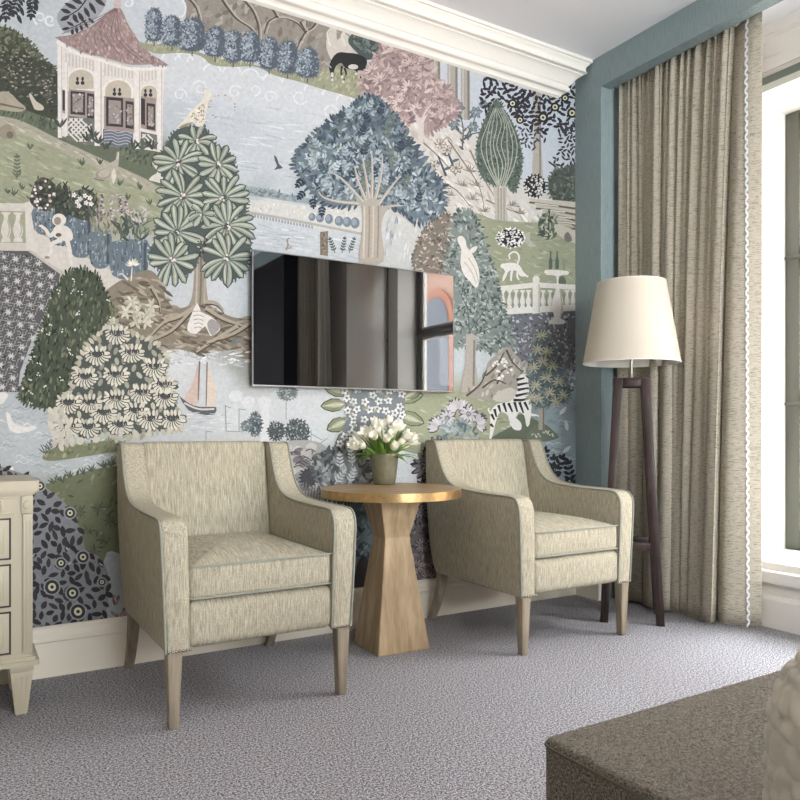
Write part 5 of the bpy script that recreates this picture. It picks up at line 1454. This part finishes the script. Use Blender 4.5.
# ---- lower left water, island, fish
for k in range(150):
    u = rm.uniform(-30, 118); v = rm.uniform(396, 492); line([(u, v), (u + 4, v - 1.8), (u + 8, v + .9), (u + 13, v - .6)], 1.3, .6, rm.choice([(146, 160, 170), (204, 210, 212), (158, 170, 178), (190, 198, 202)]), 3)
q = blob([(42, 458), (50, 450), (62, 445), (80, 444), (118, 440), (122, 450), (100, 454), (76, 458), (52, 461)], (124, 130, 92)); dabs(q, 60, [(140, 144, 102), (106, 112, 78), (160, 158, 118)], 5, 2, 70, 40)
for (u, v) in ((46, 454), (50, 450), (56, 448)):
    for a in (60, 90, 120, 145): leaf(u, v, a, rm.uniform(7, 12), 1.2, (78, 90, 80))
for (u, v) in ((64, 444), (80, 444), (96, 442)): ell(u, v - 4, 4, 5, 0, (202, 196, 176))
FW = (214, 214, 208)
blob([(6, 413), (10, 414), (13, 422), (22, 427), (34, 426), (37, 428), (28, 432), (16, 433), (9, 428)], FW, 3); blob([(-4, 394), (4, 392), (8, 396), (2, 404), (-4, 402)], FW, 3); blob([(0, 478), (6, 470), (13, 467), (13, 472), (8, 478)], FW, 3)

# ---- green bush with white buds, cream leaved tree
q = blob([(78, 270), (90, 272), (100, 282), (108, 298), (116, 318), (120, 340), (112, 370), (90, 400), (62, 408), (40, 408), (24, 403), (19, 394), (24, 378), (30, 360), (38, 338), (46, 314), (56, 288), (66, 274)], (74, 86, 66))
edge(q, 3, [(84, 96, 74), (66, 78, 60)], 5, 2.4)
foliage(q, 620, [(96, 106, 76), (58, 72, 58), (116, 122, 86), (80, 92, 72), (48, 60, 52)], 6.5, 2.2, 82, 26, sort=True)
for (u, v) in samp(q, 36):
    for k in range(3): ell(u + rm.uniform(-2, 2), v + rm.uniform(-2, 2), .8, .8, 0, (220, 220, 208), 6)
q = blob([(114, 322), (124, 332), (142, 338), (158, 346), (166, 358), (166, 378), (173, 396), (181, 420), (176, 430), (150, 432), (124, 436), (100, 432), (70, 428), (62, 414), (60, 402), (70, 392), (74, 378), (80, 358), (92, 342), (104, 330)], (80, 90, 84))
edge(q, 5, [(190, 184, 160), (170, 166, 144)], 7, 4)
for (u, v) in poisson(q, 7.2): petal(u, v, rm.choice((-60, -90, -120)) + rm.uniform(-20, 20), 8, 4.4, jit(rm.choice([(158, 155, 134), (178, 174, 150), (148, 148, 132)]), .06))
CC = [(117, 333), (97, 354), (132, 352), (154, 366), (85, 376), (116, 374), (164, 384), (142, 392), (116, 398), (90, 402), (68, 402), (165, 396), (172, 418), (150, 418), (120, 424), (88, 426), (68, 426), (104, 412), (136, 410)]
for (u, v) in sorted(CC, key=lambda p: p[1]):
    for k in range(11):
        a = 176 + 188 * k / 10; r = math.radians(a); petal(u + math.cos(r) * 4, v - math.sin(r) * 3, a, rm.uniform(8.5, 11.5), 5.6, (78, 86, 82))
        petal(u + math.cos(r) * 4.6, v - math.sin(r) * 3.4, a, rm.uniform(7.4, 10), 3.7, jit((206, 202, 180), .05))
    for k in range(7): petal(u - 7 + k * 2.3, v + 1.5, 90 + rm.uniform(-20, 20), 5, 1.7, (74, 68, 74))
    for k in range(5): petal(u - 7 + k * 3.4, v - 2, 90 + rm.uniform(-25, 25) - (k - 2) * 12, 6.5, 3, jit((204, 200, 178), .06))
line([(120, 436), (122, 428)], 4, 4, (196, 190, 178), 1)
for (u, v) in ((50, 420), (52, 432), (58, 440), (66, 442), (190, 422), (184, 432), (150, 438), (168, 436), (138, 438)): leaf(u, v, rm.uniform(60, 120), 9, 5, (196, 190, 168))
for (u, v) in poisson([(46, 404), (64, 406), (72, 438), (58, 446), (50, 430)], 6): petal(u, v, -80 + rm.uniform(-30, 30), 9, 5, jit((196, 192, 172), .06))

# ---- olive mound, dark leaves with ringed fruit
q = blob([(44, 488), (56, 482), (72, 476), (96, 469), (124, 466), (200, 470), (260, 500), (280, 560), (200, 590), (130, 580), (104, 570), (90, 556), (70, 520)], (112, 118, 80))
dabs(q, 180, [(128, 132, 90), (94, 100, 70), (142, 144, 102), (84, 92, 68)], 9, 2.6, 30, 50)
for (u, v) in ((54, 484), (62, 482), (70, 478), (84, 476), (92, 472), (104, 468), (112, 466)):
    for a in (50, 75, 100, 125, 150): leaf(u, v, a + rm.uniform(-10, 10), rm.uniform(6, 11), 1.6, jit((92, 104, 82), .15))
for (u, v) in ((98, 508), (88, 530), (104, 540), (80, 512), (110, 520), (94, 552)):
    for a in range(0, 360, 45): leaf(u, v, a + rm.uniform(-10, 10), rm.uniform(6, 10), 2.4, jit((92, 102, 74), .12))
blob([(104, 560), (126, 556), (180, 580), (180, 660), (104, 650)], (164, 174, 180)); foliage([(112, 600), (126, 592), (150, 620), (120, 640)], 40, [(140, 104, 104), (164, 130, 126), (112, 84, 88)], 7, 3, 60, 80)
q = blob([(-60, 470), (30, 476), (42, 484), (52, 492), (64, 502), (74, 516), (82, 534), (86, 550), (98, 556), (107, 570), (109, 590), (106, 614), (100, 650), (-60, 660)], (134, 136, 142))
DK2 = (62, 59, 64)
leafage([p if p[0] > -30 else (-30, p[1]) for p in q], 6.6, 10.5, 5.2, DK2, .03, 3.0)
foliage(q, 40, [(176, 178, 182)], 5, 2, 60, 90)
for (u, v, r) in ((40, 486, 4.4), (70, 513, 5), (61, 563, 4.6), (83, 557, 5.6), (52, 587, 7), (72.5, 593, 6), (78, 611.5, 7.2), (102, 582, 3.6), (20, 540, 6), (10, 600, 6)): ell(u, v, r + 1.6, r + 1.4, 0, (150, 152, 156)); eye(u, v, r, DK2, (214, 211, 160))

# ---- sailing boat, harbour sketch, rocks, grey trees
blob([(199, 362), (199, 404), (184, 400), (190, 388), (195, 376)], (204, 176, 160), 2); blob([(207, 364), (206, 405), (216, 402), (215, 388), (211, 374)], (214, 194, 176), 2); line([(199.5, 361), (198, 400)], 1.6, 1, (120, 106, 98), 1); line([(207, 362), (206, 406)], 1.4, 1, (130, 116, 108), 1)
blob([(179, 396), (188, 403), (200, 407), (216, 407), (213, 415), (200, 414), (188, 410)], (92, 98, 106), 2); line([(184, 403), (198, 409), (214, 409)], 1.8, 1.8, (206, 196, 180))
dabs([(176, 412), (226, 412), (224, 430), (176, 430)], 30, [(206, 211, 213), (170, 180, 186)], 10, 1.2, 0, 5)
for P in ([(225, 405), (226, 430)], [(225, 406), (231, 408)], [(239, 409), (239, 432)], [(239, 409), (246, 410)], [(206, 431), (206, 442)], [(206, 431), (212, 432)], [(225, 431), (243, 432)], [(264, 402), (263, 440)], [(311, 430), (311, 448)], [(311, 434), (322, 440)], [(316, 446), (328, 438)], [(286, 398), (286, 420)]): line(P, .9, .8, (142, 146, 150), 1)
blob([(222, 432), (246, 432), (262, 438), (262, 450), (205, 450), (206, 440)], (190, 194, 194), 1); blob([(262, 402), (268, 404), (268, 446), (260, 446)], (206, 210, 212), 2)
for (u, v) in ((236, 396), (264, 402), (248, 402)): ell(u, v, 7, 6, 0, (206, 211, 213))
for (u, v, a, b, c) in ((287, 393, 9.5, 7, (116, 132, 128)), (255, 424, 6.5, 11.5, (88, 104, 110)), (246, 426, 4, 4.4, (112, 128, 132)), (276, 431, 8, 9, (80, 90, 92)), (297, 432, 12, 12.5, (80, 92, 94))):
    q = ell(u, v, a, b, 0, c, 20); edge(q, 2.5, c, 3, 1.6); foliage(q, int(a * b * .8), [tuple(x * 1.3 for x in c), tuple(x * .75 for x in c), (176, 184, 182)], 2.6, 1.1, 80, 90)
q = blob([(282, 446), (300, 440), (322, 444), (330, 460), (326, 486), (340, 500), (300, 520), (280, 480)], (162, 160, 156))
for k in range(30):
    u = rm.uniform(284, 322); v = rm.uniform(446, 490); c = rm.choice([(186, 184, 180), (140, 138, 136), (112, 110, 112), (172, 170, 166)])
    blob([(u - 5, v + 3), (u - 4, v - 2), (u + 2, v - 4), (u + 6, v), (u + 4, v + 4)], c, 2)
for k in range(18):
    u = rm.uniform(284, 322); v = rm.uniform(450, 490); line([(u - 5, v), (u, v - 2), (u + 5, v + 1)], 1.3, .8, (78, 76, 80), 3)
q = ell(308, 478, 8, 9, 0, (72, 74, 78), 16); edge(q, 3, (66, 68, 72), 4, 2)
for k in range(16): line([(300 + k * 3, 484 + rm.uniform(-2, 2)), (298 + k * 3, 500)], 1.2, 1, (120, 118, 120), 1)
q = blob([(318, 482), (314, 468), (322, 456), (334, 450), (346, 447), (358, 452), (367, 464), (370, 480), (366, 500), (330, 500)], (104, 110, 112)); edge(q, 3, (92, 98, 100), 7, 3)
foliage(q, 150, [(82, 88, 92), (120, 128, 128), (70, 76, 80), (146, 152, 150)], 9, 3.4, 80, 60)
for (u, v) in ((340, 470), (352, 466), (348, 484), (334, 484)): sprig(u, v, rm.uniform(40, 100), 14, 4, 6, 2, (186, 192, 190))
q = blob([(352, 500), (366, 496), (374, 520), (374, 560), (366, 590), (350, 600)], (112, 134, 146)); foliage(q, 90, [(92, 114, 130), (140, 160, 170), (74, 94, 110)], 8, 3, 90, 60)
blob([(356, 566), (368, 560), (372, 620), (352, 620)], (86, 84, 92)); 

# ---- leaves and white blossom above the table
OL = (134, 142, 100)
for (u, v, a, l, w_) in ((350, 392, 172, 26, 12), (346, 404, 185, 26, 12), (348, 420, 205, 24, 13), (352, 430, 225, 24, 11), (398, 400, 12, 26, 11), (398, 414, -20, 28, 13), (404, 398, 30, 22, 10)):
    up(); leaf(u, v, a, l, w_ + 2, (82, 92, 70)); up(); leaf(u, v, a, l - 1.5, w_, OL); up(); leaf(u, v, a, l - 5, w_ * .45, (176, 180, 144)); r = math.radians(a); line([(u, v), (u + (l - 2) * math.cos(r), v - (l - 2) * math.sin(r))], 1.1, .5, (206, 206, 176), 1)
q = blob([(344, 388), (362, 384), (400, 388), (404, 412), (400, 434), (380, 442), (356, 436), (344, 446), (338, 440), (346, 420)], (118, 130, 138))
sp = []
for p in samp(q, 500):
    if all((p[0] - a) ** 2 + (p[1] - b) ** 2 > 7.4 ** 2 for a, b in sp): sp.append(p)
for (u, v) in sp: rosette(u, v, 5, 5, (212, 214, 210), (92, 106, 114), 4.4, .05, rm.uniform(0, 70)); ell(u, v, 1.3, 1.3, 0, (110, 122, 122), 8)
for (u, v) in samp(q, 30): leaf(u, v, rm.uniform(0, 360), 6, 2.6, (150, 158, 122))
# ---- dark seed heads beside the right chair
for (u, v, R) in ((428, 466, 18), (436, 500, 17), (420, 512, 16), (434, 448, 12), (424, 490, 12), (440, 530, 16), (414, 540, 12)):
    rosette(u, v, R, 15, (118, 108, 114), (52, 48, 54), R * .32, .18, rm.uniform(0, 20)); rosette(u, v, R * .5, 9, (150, 142, 146), (50, 46, 52), R * .2, .1)
q = blob([(404, 546), (416, 528), (440, 526), (452, 560), (450, 610), (400, 612)], (120, 108, 110)); foliage(q, 170, [(150, 134, 134), (92, 80, 84), (174, 158, 154), (108, 94, 98), (132, 104, 112)], 8, 2.8, 80, 100)
for (u, v) in ((422, 545), (434, 560), (416, 566), (428, 578), (440, 582)): rosette(u, v, 9, 12, (160, 146, 142), (84, 74, 78), 2.6, .1)

# ---- the base sheet and one mesh for the whole wall
def build_mural():
    st = .02
    nx = int((XMAX - RX0) / st); nz = int((CEIL - .2) / st)
    V = []; Fc = []; Cc = []
    for j in range(nz + 1):
        for i in range(nx + 1):
            x = RX0 + (XMAX - RX0) * i / nx; z = .15 + (CEIL - .2) * j / nz
            V.append((x, WALL_Y - 0.0003, z))
            dep = x * SN + WALL_Y * CS; lat = x * CS - WALL_Y * SN
            c = grey(ground(400 + F * lat / dep, 430 - F * (z - CH) / dep) if dep > .4 else HILL)
            Cc.append((*lin(c), 1))
    for j in range(nz):
        for i in range(nx):
            a = j * (nx + 1) + i; Fc.append((a, a + 1, a + nx + 2, a + nx + 1))
    n0 = len(V)
    for f, c in zip(MF, MC):
        l = (*lin(c), 1)
        Fc.append(tuple(n0 + k for k in f)); Cc.extend([l] * len(f))
    V.extend(MV)
    # the wall slab itself
    n1 = len(V)
    x0, x1, y0, y1, z0, z1 = RX0, PORT_X + .2, WALL_Y, WALL_Y + .15, 0, CEIL
    V.extend([(x0, y0, z0), (x1, y0, z0), (x1, y1, z0), (x0, y1, z0), (x0, y0, z1), (x1, y0, z1), (x1, y1, z1), (x0, y1, z1)])
    Fs = len(Fc)
    for qd in [(0, 3, 2, 1), (4, 5, 6, 7), (0, 1, 5, 4), (1, 2, 6, 5), (2, 3, 7, 6), (3, 0, 4, 7)]: Fc.append(tuple(n1 + k for k in qd))
    Cc.extend([(.6, .6, .55, 1)] * 8)
    me = bpy.data.meshes.new('wall_back'); me.from_pydata(V, [], Fc)
    ca = me.color_attributes.new('paint', 'FLOAT_COLOR', 'POINT')
    flat = [x for c in Cc for x in c]
    ca.data.foreach_set('color', flat)
    m, nt, b = newmat('mural_wallpaper')
    at = nt.nodes.new('ShaderNodeAttribute'); at.attribute_name = 'paint'
    tc = nt.nodes.new('ShaderNodeTexCoord')
    n1_ = nt.nodes.new('ShaderNodeTexNoise'); n1_.inputs['Scale'].default_value = 90; n1_.inputs['Detail'].default_value = 4
    nt.links.new(tc.outputs['Object'], n1_.inputs['Vector'])
    mr = nt.nodes.new('ShaderNodeMapRange'); mr.inputs['To Min'].default_value = .90 * MGAIN; mr.inputs['To Max'].default_value = 1.1 * MGAIN
    mr.inputs['From Min'].default_value = .25; mr.inputs['From Max'].default_value = .75
    nt.links.new(n1_.outputs['Fac'], mr.inputs['Value'])
    mx = nt.nodes.new('ShaderNodeMix'); mx.data_type = 'RGBA'; mx.blend_type = 'MULTIPLY'; mx.inputs['Factor'].default_value = 1
    nt.links.new(at.outputs['Color'], mx.inputs['A']); nt.links.new(mr.outputs['Result'], mx.inputs['B'])
    nt.links.new(mx.outputs['Result'], b.inputs['Base Color']); b.inputs['Roughness'].default_value = .85; b.inputs['Specular IOR Level'].default_value = .15
    me.materials.append(m); me.materials.append(M['roomwall'])
    mi = [0] * len(Fc)
    for k in range(Fs, len(Fc)): mi[k] = 1
    me.polygons.foreach_set('material_index', mi)
    o = bpy.data.objects.new('wall_back', me); COL.objects.link(o); o['kind'] = 'structure'
    print('mural faces', len(Fc), 'thickness', max(HG.values()))
MGAIN = 0.93
build_mural()
WORLD = 5.0
EXPO = 0.6
FILL_LIGHTS = [(-1.3, 0.2, 30), (0.6, -1.2, 30), (-1.2, -1.8, 30)]
WORLD = 24.0
EXPO = 0.3
FILL_LIGHTS = [(-1.3, 0.2, 5, (1, .84, .66)), (0.6, -1.2, 5, (1, .95, .88)), (-1.2, -1.8, 5, (1, .86, .70))]
# ================================================================== CAMERA, LIGHT, WORLD
cam = bpy.data.cameras.new('camera'); co = bpy.data.objects.new('camera', cam); COL.objects.link(co)
co.location = (0, 0, CH); co.rotation_euler = (PI / 2, 0, -YAW)
cam.sensor_width = 36; cam.lens = F / 800 * 36; cam.shift_y = 30 / 800; cam.clip_start = 0.02
SC.camera = co

w = bpy.data.worlds.new('sky'); SC.world = w; w.use_nodes = True
nt = w.node_tree; bg = nt.nodes['Background']
bg.inputs['Color'].default_value = (0.94, 0.97, 1.0, 1); bg.inputs['Strength'].default_value = WORLD
def area(name, loc, rot, sx, sy, power, col, portal=False):
    l = bpy.data.lights.new(name, 'AREA'); l.shape = 'RECTANGLE'; l.size = sx; l.size_y = sy
    l.energy = power; l.color = col
    if portal: l.cycles.is_portal = True
    o = bpy.data.objects.new(name, l); COL.objects.link(o); o.location = loc; o.rotation_euler = rot
    return o
area('window_portal', (3.83, .93, 1.43), (0, PI / 2, 0), 2.27, 2.7, 1, (1, 1, 1), True)
area('window_portal', (1.5, RY0 - .12, 1.55), (PI / 2, 0, 0), 2.4, 1.9, 1, (1, 1, 1), True)
for (x, y, p, c) in FILL_LIGHTS:
    area('ceiling_fill', (x, y, CEIL - .012), (0, 0, 0), .5, .5, p, c)  # unseen area lights added to fill the room, without fixtures
SC.view_settings.view_transform = 'Standard'; SC.view_settings.look = 'None'
SC.view_settings.gamma = 1.0; SC.view_settings.use_curve_mapping = False
SC.view_settings.exposure = EXPO
SC.cycles.max_bounces = 8; SC.cycles.diffuse_bounces = 5; SC.cycles.transparent_max_bounces = 12
SC.cycles.sample_clamp_indirect = 6.0
SC.cycles.use_denoising = True
